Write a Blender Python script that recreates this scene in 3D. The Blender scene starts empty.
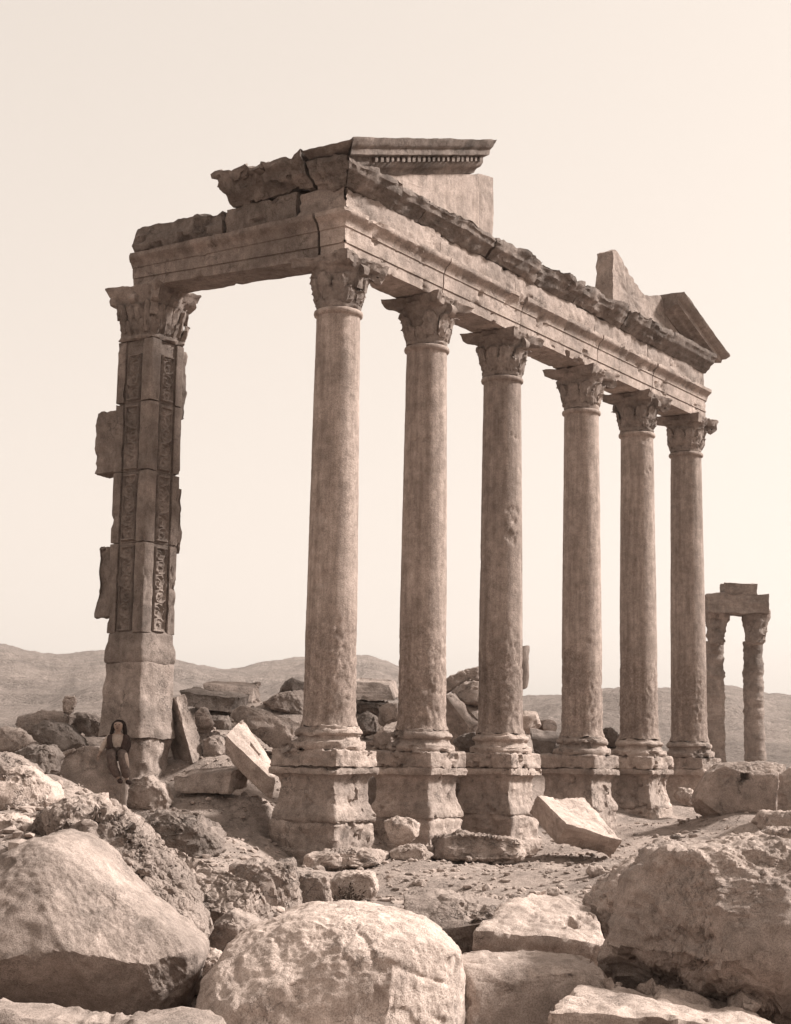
import bpy, math, random
import numpy as np
from mathutils import Matrix, Vector

# ------------------------------------------------------------------ camera, sky, sun, exposure
W, H = 791, 1024
FPX = 1586.77
CAM = np.array([-24.3075, -17.7928, -0.5358])
FWD = np.array([0.8197205, 0.5520688, 0.1525723])
RGT = np.array([0.5564784, -0.8307068, 0.0160616])
UPV = np.array([-0.1356100, -0.0717372, 0.9881618])
FH = np.array([0.8294, 0.5586, 0.0])            # horizontal forward direction

scene = bpy.context.scene
cd = bpy.data.cameras.new("camera")
cam = bpy.data.objects.new("camera", cd)
scene.collection.objects.link(cam)
m = Matrix.Identity(4)
for i in range(3):
    m[i][0], m[i][1], m[i][2], m[i][3] = RGT[i], UPV[i], -FWD[i], CAM[i]
cam.matrix_world = m
cd.sensor_fit = 'AUTO'
cd.sensor_width = 36.0
cd.lens = FPX / 1024 * 36
cd.clip_start = 0.1
cd.clip_end = 20000
scene.camera = cam

SUN_EL = 38.0
SUN_DIR = Vector((0.72, -0.69, 0)).normalized() * math.cos(math.radians(SUN_EL)) + Vector((0, 0, math.sin(math.radians(SUN_EL))))
world = bpy.data.worlds.new("World")
scene.world = world
world.use_nodes = True
wn, wl = world.node_tree.nodes, world.node_tree.links
wn.clear()
sky = wn.new("ShaderNodeTexSky")
sky.sky_type = 'NISHITA'
sky.sun_disc = False
sky.sun_elevation = math.radians(SUN_EL)
sky.sun_rotation = math.atan2(SUN_DIR.x, SUN_DIR.y)
sky.dust_density = 4.0
bwn = wn.new("ShaderNodeRGBToBW")
wl.new(sky.outputs[0], bwn.inputs[0])
pw = wn.new("ShaderNodeMath"); pw.operation = 'POWER'; pw.inputs[1].default_value = 0.30
wl.new(bwn.outputs[0], pw.inputs[0])
tint = wn.new("ShaderNodeMix"); tint.data_type = 'RGBA'; tint.blend_type = 'MULTIPLY'
tint.inputs[0].default_value = 1.0
wl.new(pw.outputs[0], tint.inputs[6])
tint.inputs[7].default_value = (2.06, 1.825, 1.63, 1)
bg = wn.new("ShaderNodeBackground")
bg.inputs[1].default_value = 0.15
wl.new(tint.outputs[2], bg.inputs[0])
wo = wn.new("ShaderNodeOutputWorld")
wl.new(bg.outputs[0], wo.inputs[0])

sd = bpy.data.lights.new("sun", 'SUN')
sd.energy = 4.2
sd.angle = math.radians(8.0)
sd.color = (1.0, 0.95, 0.90)
sun = bpy.data.objects.new("sun", sd)
scene.collection.objects.link(sun)
sun.rotation_euler = SUN_DIR.to_track_quat('Z', 'Y').to_euler()

scene.view_settings.view_transform = 'Standard'
scene.view_settings.look = 'None'
scene.view_settings.gamma = 1
scene.view_settings.use_curve_mapping = False
scene.view_settings.exposure = 1.15
scene.cycles.max_bounces = 6
scene.cycles.use_denoising = True

# ------------------------------------------------------------------ helpers
def at(x, y, d):
    """point seen at pixel (x, y), d metres in front of the camera"""
    return CAM + d * (FWD + RGT * (x - W / 2) / FPX + UPV * (H / 2 - y) / FPX)

_rs = np.random.RandomState(7)
_PERM = np.tile(_rs.permutation(256), 3)
_G = _rs.normal(size=(256, 3)); _G /= np.linalg.norm(_G, axis=1)[:, None]
def perlin(P):
    Pi = np.floor(P).astype(int); Pf = P - Pi; Pi &= 255
    u = Pf * Pf * Pf * (Pf * (Pf * 6 - 15) + 10)
    out = np.zeros(len(P))
    for dx in (0, 1):
        wx = u[:, 0] if dx else 1 - u[:, 0]
        for dy in (0, 1):
            wy = u[:, 1] if dy else 1 - u[:, 1]
            for dz in (0, 1):
                wz = u[:, 2] if dz else 1 - u[:, 2]
                h = _PERM[_PERM[_PERM[(Pi[:, 0] + dx) & 255] + ((Pi[:, 1] + dy) & 255)] + ((Pi[:, 2] + dz) & 255)]
                out += wx * wy * wz * ((Pf - np.array([dx, dy, dz])) * _G[h]).sum(1)
    return out * 1.5
def fbm(P, octv=4, gain=0.5, ridged=False):
    s = np.zeros(len(P)); a = 1.0
    for o in range(octv):
        n = perlin(P * (2 ** o) + o * 17.31)
        s += a * ((0.5 - np.abs(n)) * 1.6 if ridged else n)
        a *= gain
    return s

def worley(P):
    """distance to the nearest and second nearest scattered point"""
    Pi = np.floor(P).astype(int); d1 = np.full(len(P), 9.0); d2 = np.full(len(P), 9.0)
    for dx in (-1, 0, 1):
        for dy in (-1, 0, 1):
            for dz in (-1, 0, 1):
                c = Pi + np.array([dx, dy, dz]); cc = c & 255
                h = _PERM[_PERM[_PERM[cc[:, 0]] + cc[:, 1]] + cc[:, 2]]
                q = c + 0.5 + 0.75 * _G[h] * 0.6
                d = np.linalg.norm(P - q, axis=1)
                m_ = d < d1
                d2 = np.where(m_, d1, np.minimum(d2, d)); d1 = np.where(m_, d, d1)
    return d1, d2

def normals(V, F):
    N = np.zeros_like(V)
    for tri in F_tris(F):
        n = np.cross(V[tri[:, 1]] - V[tri[:, 0]], V[tri[:, 2]] - V[tri[:, 0]])
        for k in range(3):
            np.add.at(N, tri[:, k], n)
    l = np.linalg.norm(N, axis=1); l[l == 0] = 1
    return N / l[:, None]
def F_tris(F):
    q = np.array([f for f in F if len(f) == 4], int); t = np.array([f for f in F if len(f) == 3], int)
    out = []
    if len(q): out += [q[:, [0, 1, 2]], q[:, [0, 2, 3]]]
    if len(t): out.append(t)
    return out

def roughen(V, F, amp, scale, octv=4, seed=0.0, ridged=False, gain=0.5):
    N = normals(V, F)
    n = fbm(V * scale + seed * 13.7, octv, gain, ridged)
    return V + N * (amp * n)[:, None]

def chips(V, F, seed, scale=2.2, thr=.35, depth=.05):
    """hard-edged bites out of a surface"""
    n = fbm(V * scale + seed * 9.1, 4, .55)
    k = np.clip((n - thr) / .07, 0, 1)
    return V - normals(V, F) * (depth * k * (1 + .8 * fbm(V * scale * 3 + seed, 2)))[:, None]
def layers(V, F, seed, amp=.02, k=7.0):
    return V + normals(V, F) * (amp * fbm(np.stack([V[:, 0] * .9, V[:, 1] * .9, V[:, 2] * k], 1) + seed * 3.3, 4, .6))[:, None]

ORIGIN = {}
def mesh_obj(name, V, F, mat, parent=None, smooth=True, origin=None, sharp=40):
    V = np.asarray(V, float)
    if origin is None:
        origin = np.array([(V[:, 0].min() + V[:, 0].max()) / 2, (V[:, 1].min() + V[:, 1].max()) / 2, V[:, 2].min()])
    origin = np.asarray(origin, float)
    me = bpy.data.meshes.new(name)
    L = V - origin
    me.from_pydata(L.tolist(), [], [tuple(int(i) for i in f) for f in F])
    if smooth:
        me.polygons.foreach_set("use_smooth", np.ones(len(me.polygons), bool))
    me.materials.append(mat)
    me.update()
    if smooth and sharp: me.set_sharp_from_angle(angle=math.radians(sharp))
    o = bpy.data.objects.new(name, me)
    scene.collection.objects.link(o)
    ORIGIN[o.name] = origin
    if parent is not None:
        o.parent = parent
        o.location = origin - ORIGIN[parent.name]
    else:
        o.location = origin
    return o
def empty(name, loc):
    o = bpy.data.objects.new(name, None)
    scene.collection.objects.link(o)
    o.location = loc; ORIGIN[o.name] = np.asarray(loc, float)
    o.empty_display_size = 0.3
    return o
def tag(o, label=None, cat=None, group=None, kind=None):
    if label: o["label"] = label
    if cat: o["category"] = cat
    if group: o["group"] = group
    if kind: o["kind"] = kind
    return o

class Bag:
    """collects vertices and faces of one mesh"""
    def __init__(s): s.V = []; s.F = []; s.n = 0
    def add(s, V, F):
        V = np.asarray(V, float)
        s.V.append(V); s.F += [tuple(i + s.n for i in f) for f in F]; s.n += len(V)
    def get(s): return np.concatenate(s.V), s.F

_LAT = {}
def lattice(n):
    """surface of the cube [-1,1]^3 cut into n x n per face, shared vertices"""
    if n in _LAT: return _LAT[n]
    idx = {}; V = []; F = []
    def vid(i, j, k):
        key = (i, j, k)
        if key not in idx:
            idx[key] = len(V); V.append(key)
        return idx[key]
    for a in range(3):
        b, c = (a + 1) % 3, (a + 2) % 3
        for side in (0, n):
            for i in range(n):
                for j in range(n):
                    q = []
                    for (p, r_) in ((i, j), (i + 1, j), (i + 1, j + 1), (i, j + 1)):
                        k = [0, 0, 0]; k[a] = side; k[b] = p; k[c] = r_
                        q.append(vid(*k))
                    F.append(tuple(q) if side else tuple(q[::-1]))
    V = np.array(V, float) / n * 2 - 1
    _LAT[n] = (V, F)
    return V, F

def lathe(profile, center, nt=64, jitter=None):
    """profile: list of (r, z), bottom to top; closed with fans"""
    th = np.linspace(0, 2 * math.pi, nt, endpoint=False)
    V = []
    for (r_, z) in profile:
        V.append(np.stack([center[0] + r_ * np.cos(th), center[1] + r_ * np.sin(th), np.full(nt, center[2] + z)], 1))
    V = np.concatenate(V); F = []
    m_ = len(profile)
    for i in range(m_ - 1):
        for j in range(nt):
            k = (j + 1) % nt
            F.append((i * nt + j, i * nt + k, (i + 1) * nt + k, (i + 1) * nt + j))
    b = len(V)
    V = np.concatenate([V, [[center[0], center[1], center[2] + profile[0][1]], [center[0], center[1], center[2] + profile[-1][1]]]])
    for j in range(nt):
        k = (j + 1) % nt
        F.append((b, k, j)); F.append((b + 1, (m_ - 1) * nt + j, (m_ - 1) * nt + k))
    return V, F
def dense(profile, step):
    """add points between the points of an open profile"""
    out = [profile[0]]
    for a, b in zip(profile[:-1], profile[1:]):
        n = max(1, int(math.ceil(math.hypot(b[0] - a[0], b[1] - a[1]) / step)))
        for i in range(1, n + 1):
            out.append((a[0] + (b[0] - a[0]) * i / n, a[1] + (b[1] - a[1]) * i / n))
    return out
def square_loft(profile, cx, cy, z0, n=28, rx=1.0, ry=1.0, p=14.0):
    """profile (half width, z): square horizontal sections with slightly rounded corners"""
    s = np.linspace(-1, 1, n, endpoint=False)
    ring = np.concatenate([np.stack([s, -np.ones(n)], 1), np.stack([np.ones(n), s], 1),
                           np.stack([-s, np.ones(n)], 1), np.stack([-np.ones(n), -s], 1)])
    nrm = (np.abs(ring[:, 0]) ** p + np.abs(ring[:, 1]) ** p) ** (1 / p)
    ring = ring / nrm[:, None]
    nt = len(ring); V = []; F = []
    for (h, z) in profile:
        V.append(np.stack([cx + ring[:, 0] * h * rx, cy + ring[:, 1] * h * ry, np.full(nt, z0 + z)], 1))
    # inner rings closing top and bottom
    def cap(h, z):
        return [np.stack([cx + ring[:, 0] * h * rx * q, cy + ring[:, 1] * h * ry * q, np.full(nt, z0 + z)], 1) for q in (0.8, 0.5, 0.2)]
    V = cap(*profile[0])[::-1] + V + cap(*profile[-1])
    m_ = len(V); V = np.concatenate(V)
    for i in range(m_ - 1):
        for j in range(nt):
            k = (j + 1) % nt
            F.append((i * nt + j, i * nt + k, (i + 1) * nt + k, (i + 1) * nt + j))
    b = len(V)
    V = np.concatenate([V, [V[:nt].mean(0), V[-nt:].mean(0)]])
    for j in range(nt):
        k = (j + 1) % nt
        F.append((b, k, j)); F.append((b + 1, (m_ - 1) * nt + j, (m_ - 1) * nt + k))
    return V, F
def prism(poly, fn, a0, a1, step=0.09, pstep=0.07):
    """closed 2D profile swept from a0 to a1; fn(out, z, s, t) -> world points, s along 0..1; closed ends"""
    P = dense(list(poly) + [poly[0]], pstep)[:-1]
    P = np.array(P); n = len(P)
    k = max(2, int(math.ceil(abs(a1 - a0) / step)))
    c = P.mean(0)
    rings = []
    for i in range(k + 1):
        rings.append((P, a0 + (a1 - a0) * i / k))
    endr = [(c + (P - c) * q, None) for q in (0.75, 0.5, 0.25)]
    seq = [(e[0], a0) for e in endr[::-1]] + rings + [(e[0], a1) for e in endr]
    V = [fn(p[:, 0], p[:, 1], np.full(n, a)) for p, a in seq]
    m_ = len(V)
    V = np.concatenate(V + [fn(c[None, 0], c[None, 1], np.array([a0])), fn(c[None, 0], c[None, 1], np.array([a1]))])
    F = []
    for i in range(m_ - 1):
        for j in range(n):
            q = (j + 1) % n
            F.append((i * n + j, (i + 1) * n + j, (i + 1) * n + q, i * n + q))
    b = m_ * n
    for j in range(n):
        q = (j + 1) % n
        F.append((b, j, q)); F.append((b + 1, (m_ - 1) * n + q, (m_ - 1) * n + j))
    # make normals point outwards
    cen = V.mean(0)
    vol = 0.0
    for t in F_tris(F):
        vol += np.einsum('ij,ij->i', V[t[:, 0]] - cen, np.cross(V[t[:, 1]] - cen, V[t[:, 2]] - cen)).sum()
    if vol < 0: F = [f[::-1] for f in F]
    return V, F

# ------------------------------------------------------------------ materials
def stone_mat(name, base, var=0.35, scale=1.0, bump=0.5, pits=0.4, crack=0.0, streak=0.0, dark=0.5, strata=0.0, foot=0.0):
    mt = bpy.data.materials.new(name); mt.use_nodes = True
    nt = mt.node_tree; N, L = nt.nodes, nt.links
    bs = N["Principled BSDF"]
    bs.inputs["Roughness"].default_value = 0.92
    bs.inputs["Specular IOR Level"].default_value = 0.15
    tc = N.new("ShaderNodeTexCoord"); oi = N.new("ShaderNodeObjectInfo")
    off = N.new("ShaderNodeVectorMath"); off.operation = 'MULTIPLY_ADD'
    cmb = N.new("ShaderNodeCombineXYZ")
    for i in range(3): L.new(oi.outputs["Random"], cmb.inputs[i])
    L.new(cmb.outputs[0], off.inputs[0]); off.inputs[1].default_value = (37, 53, 71)
    L.new(tc.outputs["Object"], off.inputs[2])
    def noise(sc, det=6, rough=0.6, vec=None, dist=0.0):
        n = N.new("ShaderNodeTexNoise"); n.inputs["Scale"].default_value = sc
        n.inputs["Detail"].default_value = det; n.inputs["Roughness"].default_value = rough
        n.inputs["Distortion"].default_value = dist
        L.new((vec or off).outputs[0], n.inputs["Vector"]); return n
    def ramp(src, p0, p1, c0=(0, 0, 0, 1), c1=(1, 1, 1, 1)):
        r_ = N.new("ShaderNodeValToRGB"); r_.color_ramp.elements[0].position = p0; r_.color_ramp.elements[1].position = p1
        r_.color_ramp.elements[0].color = c0; r_.color_ramp.elements[1].color = c1
        L.new(src, r_.inputs[0]); return r_
    def mixc(fac, a, b, mode='MIX'):
        x = N.new("ShaderNodeMix"); x.data_type = 'RGBA'; x.blend_type = mode
        if isinstance(fac, float): x.inputs[0].default_value = fac
        else: L.new(fac, x.inputs[0])
        for s, v in ((6, a), (7, b)):
            if isinstance(v, tuple): x.inputs[s].default_value = v
            else: L.new(v, x.inputs[s])
        return x.outputs[2]
    lo = tuple(c * (1 - var) for c in base) + (1,); hi = tuple(min(.75, c * (1 + var)) for c in base) + (1,)
    big = noise(0.9 * scale, 5, 0.55, dist=0.4)
    col = ramp(big.outputs[0], 0.32, 0.68, lo, hi).outputs[0]
    mid = noise(5.0 * scale, 8, 0.68)
    mr = ramp(mid.outputs[0], 0.30, 0.70, (.62, .60, .58, 1), (1.28, 1.28, 1.28, 1)).outputs[0]
    col = mixc(0.85, col, mr, 'MULTIPLY')
    # dark weathering patches with a shape of their own
    lic = noise(2.2 * scale, 9, 0.72, dist=0.8)
    lm = ramp(lic.outputs[0], 0.54, 0.68).outputs[0]
    ml = N.new("ShaderNodeMath"); ml.operation = 'MULTIPLY'; L.new(lm, ml.inputs[0]); ml.inputs[1].default_value = dark
    col = mixc(ml.outputs[0], col, tuple(c * 0.42 for c in base) + (1,))
    # grain specks
    sp = noise(55.0 * scale, 3, 0.7)
    sr = ramp(sp.outputs[0], 0.36, 0.58, (.55, .52, .5, 1), (1.08, 1.08, 1.08, 1)).outputs[0]
    col = mixc(0.7, col, sr, 'MULTIPLY')
    if streak > 0:
        mp = N.new("ShaderNodeMapping"); mp.inputs["Scale"].default_value = (5, 5, 0.35)
        L.new(off.outputs[0], mp.inputs[0])
        sn = noise(1.6, 6, 0.65, mp)
        st = ramp(sn.outputs[0], 0.35, 0.65, (.62, .59, .57, 1), (1.12, 1.12, 1.12, 1)).outputs[0]
        col = mixc(streak, col, st, 'MULTIPLY')
    if foot > 0:                                       # rough worn zone round the foot, ragged upper edge
        sx = N.new("ShaderNodeSeparateXYZ"); L.new(tc.outputs["Object"], sx.inputs[0])
        wn_ = noise(1.6, 5, 0.6)
        ad = N.new("ShaderNodeMath"); ad.operation = 'MULTIPLY_ADD'; L.new(wn_.outputs[0], ad.inputs[0]); ad.inputs[1].default_value = -2.2
        L.new(sx.outputs[2], ad.inputs[2])
        fr = N.new("ShaderNodeMapRange"); fr.inputs[1].default_value = 0.7; fr.inputs[2].default_value = 1.15; fr.inputs[3].default_value = 1; fr.inputs[4].default_value = 0
        L.new(ad.outputs[0], fr.inputs[0])
        gr = noise(18, 6, 0.75)
        gc = ramp(gr.outputs[0], 0.35, 0.62, (.50, .46, .44, 1), (1.05, 1.05, 1.05, 1)).outputs[0]
        fm = N.new("ShaderNodeMath"); fm.operation = 'MULTIPLY'; L.new(fr.outputs[0], fm.inputs[0]); fm.inputs[1].default_value = foot
        col = mixc(fm.outputs[0], col, gc, 'MULTIPLY')
    # per object tone
    tv = N.new("ShaderNodeMapRange"); tv.inputs[3].default_value = 0.86; tv.inputs[4].default_value = 1.14
    L.new(oi.outputs["Random"], tv.inputs[0])
    tc2 = N.new("ShaderNodeCombineColor")
    for i in range(3): L.new(tv.outputs[0], tc2.inputs[i])
    col = mixc(1.0, col, tc2.outputs[0], 'MULTIPLY')
    # bump
    hgt = None
    def addh(src, k):
        nonlocal hgt
        mu = N.new("ShaderNodeMath"); mu.operation = 'MULTIPLY_ADD'
        L.new(src, mu.inputs[0]); mu.inputs[1].default_value = k
        if hgt is None: mu.inputs[2].default_value = 0
        else: L.new(hgt, mu.inputs[2])
        hgt = mu.outputs[0]
    addh(noise(9 * scale, 12, 0.72).outputs[0], 1.0)
    addh(sp.outputs[0], 0.22)
    if pits > 0:
        vo = N.new("ShaderNodeTexVoronoi"); vo.inputs["Scale"].default_value = 16 * scale
        wob = noise(6 * scale, 4, 0.6)
        va = N.new("ShaderNodeVectorMath"); va.operation = 'MULTIPLY_ADD'
        L.new(wob.outputs["Color"], va.inputs[0]); va.inputs[1].default_value = (.35, .35, .35); L.new(off.outputs[0], va.inputs[2])
        L.new(va.outputs[0], vo.inputs["Vector"])
        pr_ = ramp(vo.outputs["Distance"], 0.05, 0.40)
        pk = noise(1.7 * scale, 3, 0.5)
        pm = ramp(pk.outputs[0], 0.42, 0.62)
        pmix = mixc(pm.outputs[0], (1, 1, 1, 1), pr_.outputs[0])
        addh(pmix, pits)
        col = mixc(0.35 * min(1, pits), col, pmix, 'MULTIPLY')
    if crack > 0:
        vo = N.new("ShaderNodeTexVoronoi"); vo.feature = 'DISTANCE_TO_EDGE'; vo.inputs["Scale"].default_value = 1.6 * scale
        wob = noise(1.8 * scale, 6, 0.65)
        va = N.new("ShaderNodeVectorMath"); va.operation = 'MULTIPLY_ADD'
        L.new(wob.outputs["Color"], va.inputs[0]); va.inputs[1].default_value = (1.1, 1.1, 1.1); L.new(off.outputs[0], va.inputs[2])
        L.new(va.outputs[0], vo.inputs["Vector"])
        cr = ramp(vo.outputs["Distance"], 0.0, 0.035, (0, 0, 0, 1), (1, 1, 1, 1))
        cm = ramp(noise(1.1 * scale, 3, 0.5).outputs[0], 0.5, 0.6)
        cx = mixc(cm.outputs[0], (1, 1, 1, 1), cr.outputs[0])
        addh(cx, crack)
        col = mixc(0.45, col, cx, 'MULTIPLY')
    if strata > 0:
        mp = N.new("ShaderNodeMapping"); mp.inputs["Scale"].default_value = (0.5, 0.5, 7)
        L.new(off.outputs[0], mp.inputs[0])
        addh(noise(1.6, 5, 0.6, mp).outputs[0], strata)
    bp = N.new("ShaderNodeBump"); bp.inputs["Strength"].default_value = bump; bp.inputs["Distance"].default_value = 0.07 / scale
    L.new(hgt, bp.inputs["Height"]); L.new(bp.outputs[0], bs.inputs["Normal"])
    L.new(col, bs.inputs["Base Color"])
    return mt

def plain_mat(name, base, var=0.3, scale=20.0):
    return stone_mat(name, base, var=var, scale=scale, bump=0.15, pits=0.0, dark=0.1)

B = (0.332, 0.272, 0.240)
def tone(k): return tuple(c * k for c in B)
M = dict(
    shaft=stone_mat("column_stone", tone(0.98), 0.13, 1.0, 0.45, 0.3, 0.0, 0.75, 0.18, foot=0.8),
    base=stone_mat("base_stone", tone(1.05), 0.3, 1.0, 0.7, 0.6, 0.3, 0.15, 0.5),
    carve=stone_mat("carved_stone", tone(0.72), 0.3, 1.5, 0.6, 0.4, 0.0, 0.0, 0.55),  # darker tone carries the shadow of the carving in its colour
    entab=stone_mat("entablature_stone", tone(0.93), 0.28, 1.0, 0.5, 0.4, 0.25, 0.25, 0.45),
    cornice=stone_mat("cornice_stone", tone(0.56), 0.4, 1.2, 0.8, 0.7, 0.2, 0.1, 0.65),  # dark tone holds shade under the overhang as well as weathering
    panel=stone_mat("tympanum_stone", tone(1.05), 0.22, 1.0, 0.35, 0.25, 0.1, 0.5, 0.25),
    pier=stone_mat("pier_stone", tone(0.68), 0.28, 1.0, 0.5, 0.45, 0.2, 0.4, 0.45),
    pale=stone_mat("pale_rock", tone(1.22), 0.2, 1.0, 0.6, 0.4, 0.5, 0.0, 0.25),
    rock=stone_mat("grey_rock", tone(0.95), 0.3, 1.0, 0.75, 0.6, 0.4, 0.0, 0.5),
    darkrock=stone_mat("dark_rock", tone(0.55), 0.35, 1.0, 0.75, 0.6, 0.3, 0.0, 0.6),
    rough=stone_mat("rubble_rock", tone(1.2), 0.30, 1.0, 0.7, 0.6, 0.0, 0.0, 0.5),
    near=stone_mat("near_rock", tone(0.92), 0.22, 2.2, 0.55, 0.6, 0.3, 0.0, 0.35),
    nearpale=stone_mat("near_pale_rock", tone(1.35), 0.18, 2.0, 0.6, 0.45, 0.5, 0.0, 0.25),
    ruin=stone_mat("ruin_stone", tone(0.85), 0.3, 1.0, 0.8, 0.5, 0.0, 0.0, 0.5, strata=1.0),
    ground=stone_mat("gravel_ground", tone(0.98), 0.25, 1.0, 0.9, 0.9, 0.0, 0.0, 0.35),
    hill=stone_mat("hill_slope", tone(0.78), 0.16, 0.03, 1.0, 0.3, 0.0, 0.0, 0.35),
    gravel=stone_mat("gravel_stone", tone(1.05), 0.4, 3.0, 0.4, 0.2, 0.0, 0.0, 0.3),
)

# ------------------------------------------------------------------ ground and hills
CTRL = np.array([
    (0, -1.4, -2.75), (3.2, -1.6, -2.62), (6.4, -1.6, -2.6), (10, -1.6, -2.28), (13.5, -1.6, -1.95), (17, -1.6, -1.85),
    (22, -2, -1.8), (14, -6, -2.15), (8, -5, -2.35), (2, -4, -2.65), (-4, -4, -2.75), (-9, -8, -2.75), (-16, -12, -2.65),
    (-24, -18, -2.4), (-12, -16, -2.6), (0, -14, -2.6), (-18, -6, -2.4), (-10, 0, -2.0), (-8, 6, -1.5), (-14, 4, -1.9),
    (0, 4.4, -1.25), (-1.5, 2.5, -1.5), (-2.5, 0.6, -2.0), (3, 3.0, -1.45), (6.4, 2.5, -1.4), (10.3, 2.5, -1.35), (14, 2.5, -1.4), (18, 3, -1.4),
    (6, 9, -1.1), (14, 9, -1.1), (-3, 9, -1.3), (30, 0, -1.4), (40, 12, -1.1), (30, 25, -1.1), (0, 25, -1.2), (-20, 20, -1.5), (-40, 0, -2),
    (40, -20, -1.8), (10, -30, -2.4), (-30, -40, -2.4), (60, 60, -1.2), (0, 70, -1.2), (90, 0, -1.4), (0, -90, -2.2), (-90, 0, -2)] + [
    # bare strip along the feet of the pedestals, and before the pier
    (-1, -1.0, -2.7), (-1, -0.3, -2.65), (-1, 0.6, -2.35), (0, -1.0, -2.75), (0, -0.3, -2.7), (0, 0.6, -2.4), (1.6, -1.0, -2.7), (1.6, -0.3, -2.65), (1.6, 0.6, -2.35), (3.2, -1.0, -2.65), (3.2, -0.3, -2.6), (3.2, 0.6, -2.3), (4.8, -1.0, -2.62), (4.8, -0.3, -2.57), (4.8, 0.6, -2.27), (6.4, -1.0, -2.6), (6.4, -0.3, -2.55), (6.4, 0.6, -2.25), (8.4, -1.0, -2.45), (8.4, -0.3, -2.4), (8.4, 0.6, -2.1), (10.3, -1.0, -2.28), (10.3, -0.3, -2.23), (10.3, 0.6, -1.93), (12, -1.0, -2.1), (12, -0.3, -2.05), (12, 0.6, -1.75), (13.5, -1.0, -1.97), (13.5, -0.3, -1.92), (13.5, 0.6, -1.62), (15, -1.0, -1.9), (15, -0.3, -1.85), (15, 0.6, -1.55), (16.7, -1.0, -1.87), (16.7, -0.3, -1.82), (16.7, 0.6, -1.52), (-3.4, 2.6, -1.8), (-2.3, 2.2, -1.85), (-2.8, 3.2, -1.6), (-1.6, 3.1, -1.5), (-4.2, 2.9, -1.5), (-1.0, 1.0, -1.9), (6.6, -2.6, -2.45), (4.2, -3.0, -2.6), (6, -3.6, -2.5)] + [
    # earth heaped up under the fallen blocks
    (-17.0, -10.4, -2.35), (-15.8, -9.8, -1.86), (-15.2, -10.0, -2.1), (-14.2, -9.3, -2.15), (-16.6, -12.2, -2.32), (-14.6, -14.1, -2.35), (-16.1, -14.0, -2.15), (-15.6, -12.9, -2.28), (-13.9, -12.1, -2.2), (-13.2, -11.0, -2.3), (-12.7, -12.2, -1.95), (-16.4, -11.1, -1.94), (-15.4, -10.4, -2.05), (-18.5, -12.2, -1.98), (-5.5, -1.9, -2.1), (-8.0, -3.6, -2.4), (-9.0, -5.7, -2.44), (-7.4, -5.3, -2.42), (-5.9, -4.8, -2.51), (-0.0, -1.7, -2.55), (-0.6, -2.2, -2.26), (5.3, -2.4, -2.5), (-12.2, -4.8, -1.13), (-11.3, -3.6, -0.91), (-15.1, -7.8, -1.18), (-15.1, -8.4, -1.11), (-1.6, 5.5, -0.48), (-0.7, 6.9, -0.23), (0.5, 6.8, -0.13), (-5.0, 2.5, -0.89), (-3.9, 4.4, -0.58), (0.9, 4.5, -0.69), (4.3, 6.4, 0.55), (5.5, 6.9, 0.78), (2.7, 3.6, -0.31), (1.9, 4.7, -0.02), (1.3, 3.9, -0.55), (3.7, 5.7, -0.04), (-0.0, 1.8, -1.27), (-0.3, 2.6, -1.16), (5.2, 4.9, 0.94), (4.9, 4.7, 0.36), (7.4, 4.1, 0.9), (6.6, 3.7, 0.56), (3.8, 1.8, 0.02), (4.9, 2.0, 0.25), (3.8, 1.2, -0.3), (11.7, 4.2, 1.27), (11.1, 3.5, 0.9), (8.6, 2.4, -0.57), (6.9, 1.0, -0.32), (13.4, 3.7, 1.29), (12.8, 2.9, 0.22), (13.6, 2.7, 0.24), (12.1, 2.1, -0.49), (12.5, 1.7, -0.61), (15.5, 1.8, -0.07), (11.9, -3.5, -1.66), (10.2, -5.4, -1.74), (2.3, -8.0, -1.78), (0.3, -8.7, -1.92), (13.5, -1.3, -1.85)])
def ground_z(P):
    P = np.asarray(P, float)
    num = np.zeros(len(P)); den = np.zeros(len(P))
    for cx, cy, cz in CTRL:
        d2 = (P[:, 0] - cx) ** 2 + (P[:, 1] - cy) ** 2
        w_ = 1 / (d2 + 0.25) ** 1.9
        num += w_ * cz; den += w_
    z = num / den
    Q = np.stack([P[:, 0], P[:, 1], np.zeros(len(P))], 1)
    z += 0.10 * fbm(Q * 0.55 + 3, 4) + 0.03 * fbm(Q * 3.1 + 9, 3)
    return z
def ground_hit(px, py):
    """depth at which the line of sight through a pixel meets the ground"""
    ds = np.linspace(6, 60, 400)
    P = np.array([at(px, py, d) for d in ds])
    k = np.argmax(P[:, 2] < ground_z(P[:, :2]))
    return ds[k]
def build_ground():
    n = 520
    t = np.linspace(-1, 1, n)
    ax = 6.5 * np.sinh(6.7 * t)
    X, Y = np.meshgrid(ax - 4, ax - 4, indexing='ij')
    P = np.stack([X.ravel(), Y.ravel()], 1)
    z = ground_z(P)
    V = np.stack([P[:, 0], P[:, 1], z], 1)
    I = np.arange(n * n).reshape(n, n)
    F = np.stack([I[:-1, :-1], I[1:, :-1], I[1:, 1:], I[:-1, 1:]], -1).reshape(-1, 4)
    o = mesh_obj("ground", V, F, M['ground'], origin=(0, 0, 0))
    tag(o, kind="structure")
build_ground()

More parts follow.
